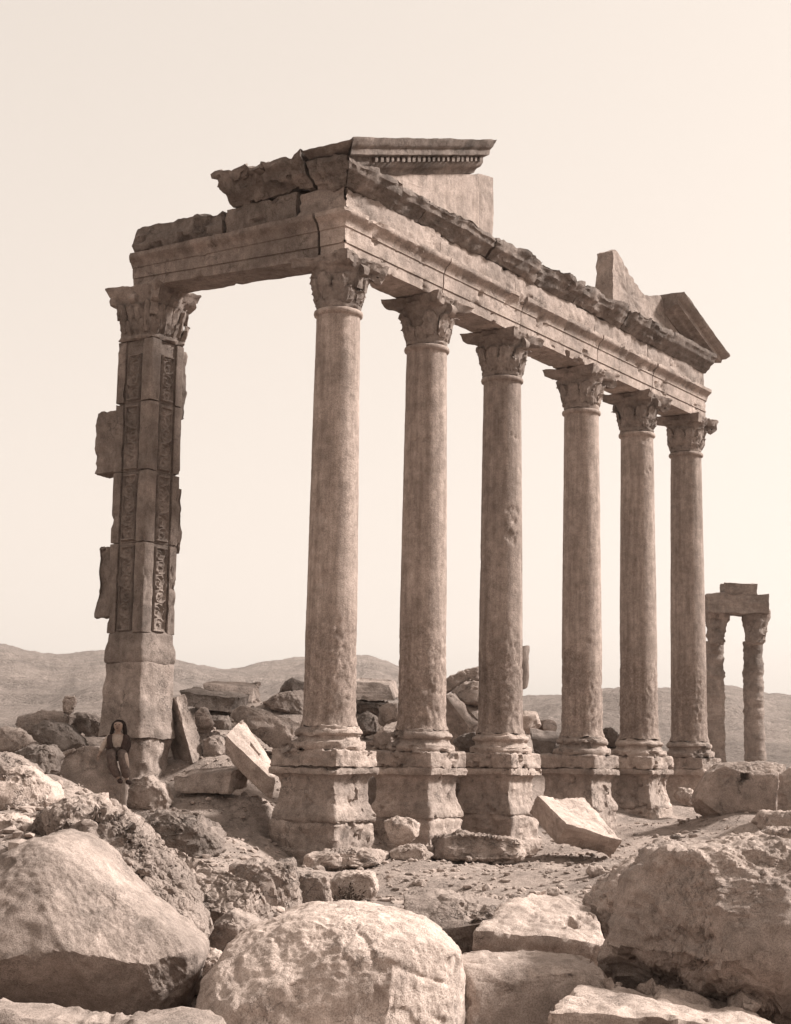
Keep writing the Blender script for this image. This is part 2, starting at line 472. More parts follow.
SIL = [(-60, 640), (0, 644), (25, 650), (50, 657), (80, 652), (105, 651), (150, 655), (185, 662), (215, 671), (235, 670), (262, 663), (305, 658),
       (340, 656), (365, 655), (382, 660), (400, 668), (440, 684), (480, 694), (525, 699), (560, 698), (600, 691), (640, 689), (700, 687),
       (722, 684), (745, 689), (770, 695), (800, 697), (850, 690)]
def build_hills():
    az_s, sl_s = [], []
    for x, y in SIL:
        d = FWD + RGT * (x - W / 2) / FPX + UPV * (H / 2 - y) / FPX
        az_s.append(math.atan2(d[1], d[0])); sl_s.append(d[2] / math.hypot(d[0], d[1]))
    az_s, sl_s = np.array(az_s)[::-1], np.array(sl_s)[::-1]
    na, nr = 1500, 70
    az = np.concatenate([np.linspace(az_s[0] - 0.25, az_s[-1] + 0.25, na)])
    az = np.concatenate([az, np.linspace(az[-1], az[0] + 2 * math.pi, 300)[1:-1]])
    base = np.interp(az, az_s, sl_s)
    k_ = np.exp(-np.linspace(-2, 2, 61) ** 2); k_ /= k_.sum()
    base = np.convolve(np.pad(base, 30, mode='edge'), k_, 'valid')
    outside = np.clip(np.maximum(az_s[0] - az, az - az_s[-1]) / 0.2, 0, 1)
    base = base * (1 - outside) + outside * (0.055 + 0.02 * np.sin(az * 7) + 0.012 * np.sin(az * 17))
    na = len(az)
    R = 140 + (np.linspace(0, 1, nr) ** 1.3) * 1200
    AZ, RR = np.meshgrid(az, R, indexing='ij')
    ridge = 760 + 160 * np.sin(AZ * 9.0 + 1) + 90 * np.sin(AZ * 23.0)
    t = np.clip((RR - 150) / (ridge - 150), 0, 1)
    prof = t * t * (3 - 2 * t) * 0.55 + t ** 2 * 0.45
    Hh = (base[:, None] * ridge) * prof
    back = np.clip((RR - ridge) / 600, 0, 1)
    Hh = Hh * (1 - back * 0.9)
    X = CAM[0] + RR * np.cos(AZ); Y = CAM[1] + RR * np.sin(AZ)
    P = np.stack([X.ravel(), Y.ravel(), np.zeros(X.size)], 1)
    g = fbm(P * 0.012, 5, 0.5, True).reshape(X.shape)
    Hh = Hh + (g - 0.55) * 6.5 * np.sin(np.clip(t, 0, 1) * math.pi) + fbm(P * 0.04, 5, .6).reshape(X.shape) * 1.5 * t
    Z = -1.9 + Hh * 1.0 + CAM[2] * t + 1.9 * t
    V = np.stack([X.ravel(), Y.ravel(), Z.ravel()], 1)
    I = np.arange(X.size).reshape(X.shape)
    I2 = np.concatenate([I, I[:1]], 0)
    F = np.stack([I2[:-1, :-1], I2[:-1, 1:], I2[1:, 1:], I2[1:, :-1]], -1).reshape(-1, 4)[:, ::-1]
    o = mesh_obj("hills", V, F, M['hill'], origin=(0, 0, -2))
    tag(o, kind="structure")
build_hills()

# ------------------------------------------------------------------ the hazy desert air
def build_haze():
    V = []; r_, zb, zt = 1420.0, -6.0, 130.0
    V = np.array([(sx * r_ + CAM[0], sy * r_ + CAM[1], z) for z in (zb, zt) for sx, sy in ((-1, -1), (1, -1), (1, 1), (-1, 1))])
    F = [(3, 2, 1, 0), (4, 5, 6, 7), (0, 1, 5, 4), (1, 2, 6, 5), (2, 3, 7, 6), (3, 0, 4, 7)]
    mt = bpy.data.materials.new("haze_air"); mt.use_nodes = True
    N, L = mt.node_tree.nodes, mt.node_tree.links
    N.clear(); out = N.new("ShaderNodeOutputMaterial"); v = N.new("ShaderNodeVolumePrincipled")
    v.inputs["Color"].default_value = (1.0, .95, .91, 1); v.inputs["Density"].default_value = 0.00015; v.inputs["Anisotropy"].default_value = 0.3
    L.new(v.outputs[0], out.inputs["Volume"])
    o = mesh_obj("haze", V, F, mt, smooth=False, origin=(CAM[0], CAM[1], zb))
    tag(o, "thin pale haze over the desert plain and hills", "haze", kind="stuff")
build_haze()

# ------------------------------------------------------------------ the temple
temple = empty("ruined_temple", (8.36, 0.0, -2.6))
tag(temple, "roofless temple front with six tall Corinthian columns under a broken pediment", "temple")
COLX = [0, 3.2, 6.4, 10.328, 13.528, 16.728]
ZT, ZA = 8.05, 9.06

def make_shaft(x, seed):
    prof = [(0.545, 0.0), (0.545, 0.06), (0.515, 0.12), (0.502, 0.22)]
    for i in range(1, 151):
        t = i / 150
        prof.append((0.502 - 0.062 * t - 0.012 * t * t, 0.22 + t * (ZT - 0.22 - 0.13)))
    prof += [(0.445, ZT - 0.12), (0.475, ZT - 0.10), (0.485, ZT - 0.06), (0.475, ZT - 0.02), (0.44, ZT)]
    V, F = lathe(prof, (x, 0, 0), 110)
    ang = np.arctan2(V[:, 1], V[:, 0] - x)
    bound = 1.75 + 0.35 * np.sin(ang * 2 + seed) + 0.8 * fbm(V * 0.8 + seed * 5, 3)
    er = 1 / (1 + np.exp((V[:, 2] - bound) * 9))
    N = normals(V, F)
    n1 = fbm(V * 1.1 + seed * 11, 2) * 0.006
    n2 = (-0.012 - np.clip(fbm(V * 7.5 + seed * 3, 4, 0.68), -0.25, 1) * 0.030) * er
    n3 = fbm(V * 9 + seed, 3) * (0.003 + 0.008 * er)
    pit = -np.clip((fbm(V * 1.3 + seed * 23, 5, .6) - 0.78) / .08, 0, 1) * 0.03 - np.clip((fbm(V * 3.1 + seed * 5, 4) - .62) / .1, 0, 1) * .018 * er
    V = V + N * (n1 + n2 + n3 + pit)[:, None]
    return V, F

def leaf(phi, z0, h, r0, curl, w, center, bulge=0.04, nu=9, nv=12):
    u = np.linspace(-1, 1, nu); v = np.linspace(0, 1, nv)
    U, Vv = np.meshgrid(u, v, indexing='ij')
    zz = z0 + h * (Vv - 0.16 * np.clip((Vv - 0.78) / 0.22, 0, 1) ** 2)
    rr = r0 + bulge * np.sin(Vv * math.pi * 0.9) + curl * np.clip((Vv - 0.45) / 0.55, 0, 1) ** 2.2 + 0.10 * (zz - z0)
    ww = w * (0.8 + 0.35 * np.sin(Vv * math.pi)) * (1 - 0.75 * np.clip((Vv - 0.7) / 0.3, 0, 1) ** 1.6)
    ww = ww * (0.86 + 0.14 * np.abs(np.sin(Vv * math.pi * 4.5)))
    rr = rr - 0.035 * np.abs(U) - 0.02 * np.cos(U * 9) * 0.5
    lat = U * ww
    def place(rad):
        return np.stack([center[0] + rad * math.cos(phi) - lat * math.sin(phi), center[1] + rad * math.sin(phi) + lat * math.cos(phi), center[2] + zz], -1).reshape(-1, 3)
    A = place(rr); Bk = place(rr - 0.075)
    n = nu * nv; I = np.arange(n).reshape(nu, nv); F = []
    for i in range(nu - 1):
        for j in range(nv - 1):
            a, b, c, d = I[i, j], I[i + 1, j], I[i + 1, j + 1], I[i, j + 1]
            F.append((a, b, c, d)); F.append((n + d, n + c, n + b, n + a))
    loop = [I[i, 0] for i in range(nu)] + [I[nu - 1, j] for j in range(1, nv)] + [I[i, nv - 1] for i in range(nu - 2, -1, -1)] + [I[0, j] for j in range(nv - 2, 0, -1)]
    for a, b in zip(loop, loop[1:] + loop[:1]):
        F.append((b, a, n + a, n + b))
    return np.concatenate([A, Bk]), F

def make_capital(x, y, z, Hc, r0, half, seed, worn_dir=None, square=False):
    bag = Bag(); rnd = random.Random(seed)
    c = (x, y, z)
    if square:
        prof = dense([(r0, 0), (r0 + .03, .03), (r0 + .03, .09), (r0, .12), (r0 + .02, Hc * .6), (r0 + .12, Hc * .87)], .06)
        bag.add(*square_loft(prof, x, y, z, 20))
    else:
        prof = dense([(r0 - .02, 0), (r0, .04), (r0, Hc * .45), (r0 + .06, Hc * .7), (r0 + .17, Hc * .88)], .05)
        bag.add(*lathe(prof, c, 48))
    # abacus with concave sides and horned corners
    th = np.linspace(0, 2 * math.pi, 96, endpoint=False)
    def ab(k, z_):
        rr = []
        for t in th:
            a = (t + math.pi / 4) % (math.pi / 2) - math.pi / 4
            side = half * (0.80 + 0.20 * (abs(a) / (math.pi / 4)) ** 2.4) / math.cos(a)
            rr.append(min(side, half * 1.38))
        rr = np.array(rr) * k
        return np.stack([x + rr * np.cos(th), y + rr * np.sin(th), np.full(96, z + z_)], 1)
    rows = [ab(.3, Hc * .78), ab(.7, Hc * .78), ab(.86, Hc * .785), ab(.93, Hc * .82), ab(.97, Hc * .93), ab(1.0, Hc * .955), ab(1.0, Hc * .998), ab(.6, Hc * .999), ab(.2, Hc * .999)]
    Vv = np.concatenate(rows); F = []
    for i in range(len(rows) - 1):
        for j in range(96):
            k = (j + 1) % 96
            F.append((i * 96 + j, i * 96 + k, (i + 1) * 96 + k, (i + 1) * 96 + j))
    F.append(tuple(range(95, -1, -1))); F.append(tuple((len(rows) - 1) * 96 + j for j in range(96)))
    bag.add(Vv, F)
    def face_r(phi):
        if not square: return r0
        a = (phi + math.pi / 4) % (math.pi / 2) - math.pi / 4
        return r0 / math.cos(a)
    def worn(phi):
        if worn_dir is None: return 0.0
        return max(0.0, math.cos(phi - worn_dir)) ** 0.7
    nl = 9 if not square else 16
    for row, (zz, h, cu) in enumerate(((0.09, Hc * .36, .13), (0.16, Hc * .60, .17))):
        for k in range(nl):
            phi = 2 * math.pi * (k + 0.5 * row) / nl
            wv = worn(phi)
            if rnd.random() < 0.12: continue
            q = 1 - 0.75 * wv
            V, F = leaf(phi, zz, h * (0.9 + 0.15 * rnd.random()), face_r(phi) + .015 + .02 * row, cu * q * (0.55 + 0.5 * rnd.random()) * (.55 if square else .9), (r0 * .34 if not square else r0 * .24), c, bulge=.045 * (1 - .6 * wv))
            bag.add(V, F)
    # corner volutes and small helices
    for k in range(8):
        corner = k % 2 == 1
        phi = k * math.pi / 4
        if worn(phi) > 0.45: continue
        if rnd.random() < 0.15: continue
        R_ = half * 1.02 if corner else half * .74
        rad = .13 if corner else .09
        zc = Hc * (.76 if corner else .74)
        cen = np.array([x + R_ * math.cos(phi), y + R_ * math.sin(phi), z + zc])
        e1 = np.array([math.cos(phi), math.sin(phi), 0]); e2 = np.array([0, 0, 1.0]); e3 = np.array([-math.sin(phi), math.cos(phi), 0])
        pts = []
        for i in range(30):
            t = i / 29
            if t < .4:
                s = t / .4
                base = np.array([x, y, z + Hc * .42]) + e1 * face_r(phi) * 1.02
                pts.append(base * (1 - s) + (cen - e1 * rad * .2 + e2 * rad) * s - e2 * .08 * math.sin(s * math.pi) * -1)
            else:
                s = (t - .4) / .6
                an = math.pi / 2 - s * math.pi * 2.6; rq = rad * (1 - .72 * s)
                pts.append(cen + e1 * rq * math.cos(an) * 1 + e2 * rq * math.sin(an))
        Vt = []; Ft = []
        for i, pnt in enumerate(pts):
            for (a, b) in ((-.075, -.045), (.075, -.045), (.075, .045), (-.075, .045)):
                tn = (pts[min(i + 1, 29)] - pts[max(i - 1, 0)]); tn /= np.linalg.norm(tn) + 1e-9
                nn = np.cross(e3, tn)
                Vt.append(pnt + e3 * a + nn * b)
        for i in range(29):
            for j in range(4):
                q = (j + 1) % 4
                Ft.append((i * 4 + j, i * 4 + q, (i + 1) * 4 + q, (i + 1) * 4 + j))
        Ft += [(3, 2, 1, 0), (116, 117, 118, 119)]
        bag.add(np.array(Vt), Ft)
    V, F = bag.get()
    nv = np.stack([fbm(V * 4.5 + seed * 3 + k * 31, 3) for k in range(3)], 1)
    V = V + nv * 0.026
    nv = np.stack([fbm(V * 13 + seed * 5 + k * 17, 2) for k in range(3)], 1)
    V = V + nv * 0.020
    V = V - normals(V, F) * (.035 * np.clip(fbm(V * 8.0 + seed, 3, .5, True) - .62, 0, 1))[:, None]
    return V, F

for i, x in enumerate(COLX):
    s = 1.0 + i * 2.37
    col = mesh_obj("column", *make_shaft(x, s), M['shaft'], temple, sharp=60)
    V, F = make_capital(x, 0, ZT, ZA - ZT - .01, 0.44, 0.735, 11 + i, worn_dir=math.radians(188))
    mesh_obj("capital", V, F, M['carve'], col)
    # attic base with its plinth
    bag = Bag()
    prof = dense([(.55, -.43), (.67, -.42), (.695, -.36), (.68, -.29), (.60, -.26), (.565, -.22), (.56, -.17), (.60, -.15), (.625, -.11), (.61, -.06), (.56, -.035), (.55, -.0), (.5, .01)], .035)
    bag.add(*lathe(prof, (x, 0, 0), 72))
    bag.add(*square_loft(dense([(.655, -.73), (.665, -.71), (.665, -.445), (.65, -.425)], .04), x, .10, 0, 34, 1, 1.15, p=40))
    V, F = bag.get()
    V = roughen(V, F, .034, 3.4, 5, s, gain=.68)
    V = roughen(V, F, -.025, 1.6, 3, s + 4)
    V = chips(V, F, s + 2, 2.6, .38, .05); V = layers(V, F, s, .014, 8)
    mesh_obj("column_base", V, F, M['base'], col)
    # pedestal, waisted by wear
    w0 = (1.0, .98, .97, .97, .97, .97)[i]
    prof = dense([(.645, -1.735), (.665, -1.70), (.655, -1.62), (.625, -1.52), (.575, -1.42), (.555, -1.25), (.555, -1.04), (.575, -.95), (.62, -.90), (.69, -.87), (.70, -.80), (.69, -.75), (.60, -.735), (.58, -.68)], .04)
    V, F = square_loft([(a * w0, b) for a, b in prof], x, .10, 0, 46, 1, 1.15, p=40)
    V = roughen(V, F, .028, 3.2, 5, s + 1, gain=.66)
    V = roughen(V, F, -.025, 1.1, 3, s + 8)
    V = chips(V, F, s + 6, 2.3, .52, .05); V = layers(V, F, s + 3, .016, 7)
    mesh_obj("pedestal", V, F, M['base'], col)
    # footing courses
    zb = -2.6 if i < 3 else -2.45
    prof = dense([(.70, zb), (.70, -2.27), (.65, -2.24), (.635, -2.2), (.645, -1.80), (.625, -1.745), (.58, -1.69)], .055)
    V, F = square_loft(prof, x, .10, 0, 34, 1, 1.15, p=18)
    V = roughen(V, F, .05, 2.6, 6, s + 2, gain=.66)
    V = roughen(V, F, -.05, 1.0, 3, s + 5)
    V = chips(V, F, s + 7, 1.9, .42, .04); V = layers(V, F, s + 5, .03, 6)
    mesh_obj("footing", V, F, M['base'], col)

# --- entablature.  facade runs along x (outside is -y), flank along y (outside is -x)
def fac(out, z, a): return np.stack([a, -out, z], 1)
def fac_m(a_end):
    def fn(out, z, a):
        t = np.clip((a_end - a) / (a_end + 0.45), 0, 1)          # 1 at the corner end
        return np.stack([a_end - (a_end + out) * t, -out, z], 1)
    return fn
def flk(out, z, a): return np.stack([-out, a, z], 1)
def flk_m(a_end):
    def fn(out, z, a):
        t = np.clip((a_end - a) / (a_end + 0.45), 0, 1)
        return np.stack([-out, a_end - (a_end + out) * t, z], 1)
    return fn
ARCH = [(-.43, 9.06), (.405, 9.06), (.405, 9.275), (.395, 9.28), (.395, 9.287), (.43, 9.295), (.43, 9.60), (.455, 9.61), (.455, 9.64), (.50, 9.74), (.585, 9.81), (.61, 9.84), (.61, 9.925), (-.45, 9.925)]
FRZ = [(-.40, 9.93), (.43, 9.93), (.44, 10.15), (.42, 10.415), (-.40, 10.415)]
COR = [(-.35, 10.42), (.44, 10.42), (.50, 10.49), (.55, 10.52), (.60, 10.60), (.70, 10.67), (.74, 10.78), (.78, 10.82), (.79, 10.92), (-.35, 10.95)]

def chip(V, seed, amp, scale, axis_c, thr=0.15):
    """bite irregular pieces off towards the block's middle line"""
    n = np.clip(fbm(V * scale + seed * 7.7, 4, .55) - thr, 0, 1)
    return V + (axis_c(V) - V) * (np.clip(n * amp, 0, .8))[:, None]
def fin(V, F, seed, a1=.022, a2=.05):
    V = roughen(V, F, a1, 3.2, 4, seed)
    return roughen(V, F, a2, .9, 3, seed + 3)

joints = [3.16, 6.48, 10.36, 13.6]
starts = [None] + [j + .02 for j in joints]; ends = [j - .02 for j in joints] + [17.2]
for k, (a, b) in enumerate(zip(starts, ends)):
    bag = Bag()
    if a is None:
        bag.add(*prism(ARCH, fac_m(b), -.45, b, .07, .055))
        bag.add(*prism(ARCH, flk_m(.17), -.45, .17, .07, .055))
    else:
        bag.add(*prism(ARCH, fac, a, b, .07, .055))
    V, F = bag.get()
    V = fin(V, F, 20 + k, .008, .012)
    V = chip(V, 3 + k, .5, 2.2, lambda v: np.stack([v[:, 0], 0 * v[:, 1], np.full(len(v), 9.55)], 1), .42)
    V = chips(V, F, 20 + k, 1.7, .55, .035)
    mesh_obj("architrave_block", V, F, M['entab'], temple)
fj = [2.98, 6.2, 10.2, 13.3]
starts = [None] + [j + .02 for j in fj]; ends = [j - .02 for j in fj] + [17.08]
for k, (a, b) in enumerate(zip(starts, ends)):
    bag = Bag()
    if a is None:
        bag.add(*prism(FRZ, fac_m(b), -.45, b, .08, .07)); bag.add(*prism(FRZ, flk_m(.72), -.45, .72, .08, .07))
    else:
        bag.add(*prism(FRZ, fac, a, b, .08, .07))
    V, F = bag.get(); V = fin(V, F, 40 + k, .028, .03); V = chips(V, F, 40 + k, 2.0, .35, .04)
    if k == 0: V = roughen(V, F, .03, 7, 4, 5, ridged=True)
    mesh_obj("frieze_block", V, F, M['entab'], temple)
cj = [2.1, 4.9, 7.0, 9.0, 11.6, 14.3]
starts = [None] + [j + .015 for j in cj]; ends = [j - .015 for j in cj] + [17.15]
for k, (a, b) in enumerate(zip(starts, ends)):
    bag = Bag()
    if a is None:
        bag.add(*prism(COR, fac_m(b), -.45, b, .08, .07)); bag.add(*prism(COR, flk_m(.28), -.45, .28, .08, .07))
    else:
        bag.add(*prism(COR, fac, a, b, .08, .07))
    V, F = bag.get()
    if k < 6:
        # the projecting edge is broken away unevenly
        g = fbm(np.stack([V[:, 0], 0 * V[:, 0] + k, V[:, 0] * 0], 1) * .9, 5, .6)
        up = np.clip((V[:, 2] - 10.45) / .5, 0, 1) * np.clip(-V[:, 1] * 2, 0, 1)
        V[:, 1] += up * (.05 + .14 * g)
        g2 = fbm(np.stack([V[:, 0], V[:, 1] * .5, V[:, 0] * 0 + 5], 1) * 1.2, 5, .62)
        V[:, 2] += np.clip((V[:, 2] - 10.55) / .4, 0, 1) * (-.03 + .11 * g2)
        V = roughen(V, F, .06, 2.4, 5, 60 + k, gain=.62); V = roughen(V, F, .06, .9, 3, 63 + k)
    else:
        V = fin(V, F, 60 + k, .018, .02)
    mesh_obj("cornice_block", V, F, M['cornice'], temple)

# flank entablature from corner to pier; darker stone carries its shade in the colour
V, F = prism(ARCH, flk, .23, 5.12, .07, .055)
V[:, 2] += .034 * V[:, 1] * np.clip((9.75 - V[:, 2]) / .6, 0, 1); V = fin(V, F, 80, .016, .02)
V = chip(V, 33, .4, 1.6, lambda v: np.stack([0 * v[:, 0], v[:, 1], np.full(len(v), 9.55)], 1), .45)
mesh_obj("architrave_block", V, F, M['pier'], temple)
V, F = prism([(-.40, 9.93), (.42, 9.93), (.46, 10.15), (.43, 10.5), (-.40, 10.5)], flk, .78, 2.6, .08, .07); V = fin(V, F, 81, .045, .08); V = chips(V, F, 84, 1.5, .3, .06)
mesh_obj("frieze_block", V, F, M['pier'], temple)
V, F = prism([(-.40, 9.93), (.46, 9.93), (.52, 10.1), (.46, 10.5), (-.40, 10.5)], flk, 2.62, 5.03, .08, .07)
t = np.clip((V[:, 1] - 2.62) / 2.4, 0, 1)
zmax = 10.52 - .02 * t + .06 * fbm(V * 2.5, 3)
V[:, 2] = np.minimum(V[:, 2], zmax); V = fin(V, F, 82, .06, .06); V = chips(V, F, 82, 1.7, .2, .08); V = roughen(V, F, .03, 6, 4, 2)
mesh_obj("frieze_block", V, F, M['cornice'], temple)
V, F = prism([(-.35, 10.52), (.44, 10.52), (.50, 10.6), (.62, 10.66), (.74, 10.72), (.78, 10.86), (.90, 10.98), (.93, 11.10), (-.35, 11.10)], flk, .34, 2.35, .07, .07)
V[:, 1] += np.clip(V[:, 2] - 10.5, 0, 2) * .35 * np.clip((V[:, 1] - 1.4) / .95, 0, 1)
n = fbm(np.stack([V[:, 1] * 1.6, V[:, 0] * .5, 0 * V[:, 0]], 1) * 1.8, 5, .65)
V[:, 2] = np.where(V[:, 2] > 10.85, V[:, 2] + .12 * n, V[:, 2]); V = fin(V, F, 83, .05, .05); V = chips(V, F, 83, 1.5, .2, .10); V = roughen(V, F, .03, 6, 4, 2)
mesh_obj("cornice_block", V, F, M['cornice'], temple)

# --- what is left of the pediment
RK = [(-.35, -.66), (.40, -.66), (.46, -.58), (.56, -.54), (.62, -.46), (.62, -.34), (.78, -.31), (.80, -.20), (.88, -.15), (.97, -.03), (.98, 0), (-.35, 0)]
SL = 0.335
def zleft(x): return 11.10 + SL * (x + 1)
def rake_l(out, z, a):
    b = 4.42
    t = np.clip((b - a) / (b + .35), 0, 1)
    xx = b - (b + out) * t
    return np.stack([xx, -out, z + zleft(xx)], 1)
bag = Bag(); rnd_ = random.Random(4)
bag.add(*prism(RK, rake_l, -.35, 4.42, .06, .05))
xs = np.arange(.2, 4.3, .19)
for xd in xs:
    Vb, Fb = lattice(3)
    Vd = Vb * np.array([.052, .045, .055]) * rnd_.uniform(.8, 1.1); Vd[:, 2] += SL * Vd[:, 0]
    bag.add(Vd + np.array([xd, -.665, zleft(xd) - .395]), Fb)
V, F = bag.get(); V = roughen(V, F, .018, 2.5, 4, 90)
raking = mesh_obj("raking_cornice", V, F, M['cornice'], temple)
# flank return of the corner geison block, broken top
V, F = prism([(-.35, 10.93), (.5, 10.93), (.72, 10.98), (.85, 11.0), (.97, 11.06), (.98, 11.10), (-.35, 11.10)], flk_m(.26), -.45, .26, .06, .05)
n = fbm(V * 1.9 + 3, 4, .6); V = V + np.stack([0 * n, 0 * n, .05 * n * np.clip((V[:, 1] + .6) * 2, 0, 1)], 1); V = fin(V, F, 92, .04, .05)
mesh_obj("cornice_block", V, F, M['cornice'], temple)
def slab_xz(poly, y0, y1, seed, a1=.012, a2=.02, step=.12):
    P = dense(list(poly) + [poly[0]], step)[:-1]
    V, F = prism(P, lambda a, z, s: np.stack([a, s, z], 1), y0, y1, .1, step)
    return fin(V, F, seed, a1, a2), F
V, F = slab_xz([(.5, 10.9), (4.66, 10.9), (4.66, zleft(4.66) - .68), (.55, zleft(.55) - .6)], -.38, .12, 94)
mesh_obj("tympanum_slab", V, F, M['panel'], temple)
V, F = slab_xz([(4.69, 10.9), (5.3, 10.9), (5.32, zleft(5.3) - .76), (4.69, zleft(4.69) - .66)], -.36, .12, 95, .02, .03)
mesh_obj("tympanum_slab", V, F, M['panel'], temple)
# tympanum fragment right of the gap
V, F = slab_xz([(11.28, 10.9), (11.26, 12.38), (11.42, 12.46), (12.0, 12.22), (13.5, 11.55), (13.55, 10.9)], -.40, .02, 96, .05, .06, .09)
mesh_obj("tympanum_slab", V, F, M['entab'], temple)
V, F = slab_xz([(13.4, 10.9), (13.3, 11.75), (14.3, 11.98), (15.0, 11.7), (16.9, 10.98), (16.9, 10.9)], -.36, .30, 97, .03, .04)
mesh_obj("tympanum_slab", V, F, M['entab'], temple)
def zright(x): return 10.98 + SL * (17.73 - x)
def rake_r(out, z, a):
    b0 = 14.5
    t = np.clip((a - b0) / (17.2 - b0), 0, 1)
    xx = b0 + (16.73 + out - b0) * t
    return np.stack([xx, -out, z + zright(xx)], 1)
RKR = [(-.35, -.52), (.40, -.52), (.46, -.46), (.56, -.42), (.62, -.36), (.78, -.30), (.80, -.20), (.88, -.15), (.97, -.03), (.98, 0), (-.35, 0)]
V, F = prism(RKR, rake_r, 14.5, 17.2, .07, .055); V = fin(V, F, 98, .014, .016)
mesh_obj("raking_cornice", V, F, M['pier'], temple)

# --- the anta pier at the far end of the flank
PX0, PX1, PY0, PY1 = -.45, .52, 4.46, 5.42
pcx, pcy, phx, phy = (PX0 + PX1) / 2, (PY0 + PY1) / 2, (PX1 - PX0) / 2, (PY1 - PY0) / 2
def lean(V):
    V = V.copy(); V[:, 1] -= (8.0 - V[:, 2]) * .004; return V
courses = [1.88, 3.75, 5.25, 6.72, 8.06]
pier = None
bag = Bag()
for k in range(4):
    z0, z1 = courses[k] + .003, courses[k + 1] - .003
    V, F = square_loft(dense([(.992, z0), (1.0, z0 + .02), (1.0, z1 - .02), (.992, z1)], .08), pcx, pcy, 0, 26, phx * .89, phy * .89, p=40)
    V = roughen(V, F, .006, 2.2, 4, 110 + k); bag.add(V, F)
V, F = bag.get()
pier = mesh_obj("corner_pier", lean(V), F, M['pier'], temple)
# carved panels: fillet frame with a running scroll in relief
def scroll_panel(width, z0, z1, face):
    nu, nv = 22, int((z1 - z0) / .018)
    s = np.linspace(-1, 1, nu); zz = np.linspace(z0, z1, nv)
    S, Zz = np.meshgrid(s, zz, indexing='ij')
    per = width * .80
    k = np.floor((Zz - z0) / per); cz = z0 + (k + .5) * per
    sgn = np.where(k % 2 == 0, 1.0, -1.0)
    lx, lz = S * width / 2 - sgn * width * .07, (Zz - cz) * 1.18
    rr = np.hypot(lx, lz) / (width / 2); th = np.arctan2(lz, lx * sgn)
    spiral = np.cos(th * 2 + rr * 9.0)
    ros = np.clip(1 - rr / .42, 0, 1) * (0.6 + .4 * np.cos(th * 5))
    ring = np.exp(-((rr - .82) / .13) ** 2)
    h = .055 * ring + .06 * ros + .035 * spiral * np.clip(1.2 - rr, 0, 1)
    worn_ = np.clip(.75 + .7 * fbm(np.stack([S.ravel() * .3, Zz.ravel() * 1.8, 0 * S.ravel() + z0], 1), 4).reshape(S.shape), .25, 1.1)
    h = h * worn_ + .02 * fbm(np.stack([S.ravel() * 1.6, Zz.ravel() * 16, 0 * S.ravel() + 4], 1), 3).reshape(S.shape)
    frame = (np.abs(S) > .86) | (Zz < z0 + .05) | (Zz > z1 - .05)
    edge = (np.abs(S) > .97) | (Zz < z0 + .012) | (Zz > z1 - .012)
    h = np.where(frame, .06, h); h = np.where(edge, 0, h)
    h = np.maximum(h, .004 - .02 * edge) + .010 * fbm(np.stack([S.ravel() * 2, Zz.ravel() * 9, 0 * S.ravel()], 1), 3).reshape(S.shape) * (~edge)
    L_ = S * width / 2
    if face == 'flank':
        P = np.stack([PX0 + .042 - h, pcy + .02 - L_, Zz], -1)
    else:
        P = np.stack([pcx + .02 + L_, PY0 + .042 - h, Zz], -1)
    I = np.arange(nu * nv).reshape(nu, nv)
    F = np.stack([I[:-1, :-1], I[1:, :-1], I[1:, 1:], I[:-1, 1:]], -1).reshape(-1, 4).tolist()
    return lean(P.reshape(-1, 3)), F
for face in ('flank', 'front'):
    bag = Bag()
    for k in range(4):
        z1 = courses[k + 1] - (.06 if k < 3 else .30)
        bag.add(*scroll_panel(.37, courses[k] + .04, z1, face))
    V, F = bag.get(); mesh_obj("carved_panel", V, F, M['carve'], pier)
# corner pilaster strips standing proud of the faces
bag = Bag()
for (cx, cy, hx, hy) in ((PX0 + .125, PY0 + .125, .145, .145), (PX1 - .10, PY0 + .07, .11, .08), (PX0 + .07, PY1 - .10, .08, .11), (PX1 - .1, PY1 - .1, .1, .1)):
    for k in range(4):
        V, F = square_loft(dense([(.97, courses[k] + .015), (1, courses[k] + .03), (1, courses[k + 1] - .03), (.97, courses[k + 1] - .015)], .1), cx, cy, 0, 10, hx, hy, p=10)
        bag.add(lean(chips(roughen(V, F, .010, 3, 4, k), F, k + cx, 2.4, .45, .04)), F)
V, F = bag.get(); mesh_obj("corner_strip", V, F, M['pier'], pier)
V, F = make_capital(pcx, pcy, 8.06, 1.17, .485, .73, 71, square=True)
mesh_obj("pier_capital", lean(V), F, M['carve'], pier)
V, F = square_loft(dense([(.515, 1.28), (.535, 1.34), (.535, 1.55), (.52, 1.62), (.50, 1.72), (.49, 1.87), (.44, 1.95)], .05), pcx, pcy, 0, 24, p=16)
mesh_obj("pier_base", lean(roughen(V, F, .03, 2, 4, 120)), F, M['pier'], pier)
V, F = square_loft(dense([(.575, -.22), (.56, .4), (.52, 1.265), (.46, 1.36)], .07), pcx, pcy, 0, 26, p=18)
mesh_obj("pier_block", lean(roughen(roughen(V, F, .03, 3, 5, 121, gain=.6), F, .06, .9, 3, 5)), F, M['rock'], pier)
V, F = square_loft(dense([(.50, -1.35), (.49, -.8), (.52, -.25), (.48, -.15)], .07), pcx + .1, pcy, 0, 24, p=9)
mesh_obj("pier_block", lean(roughen(roughen(V, F, .06, 3, 5, 122, gain=.6), F, .12, 1.1, 3, 6)), F, M['rock'], pier)
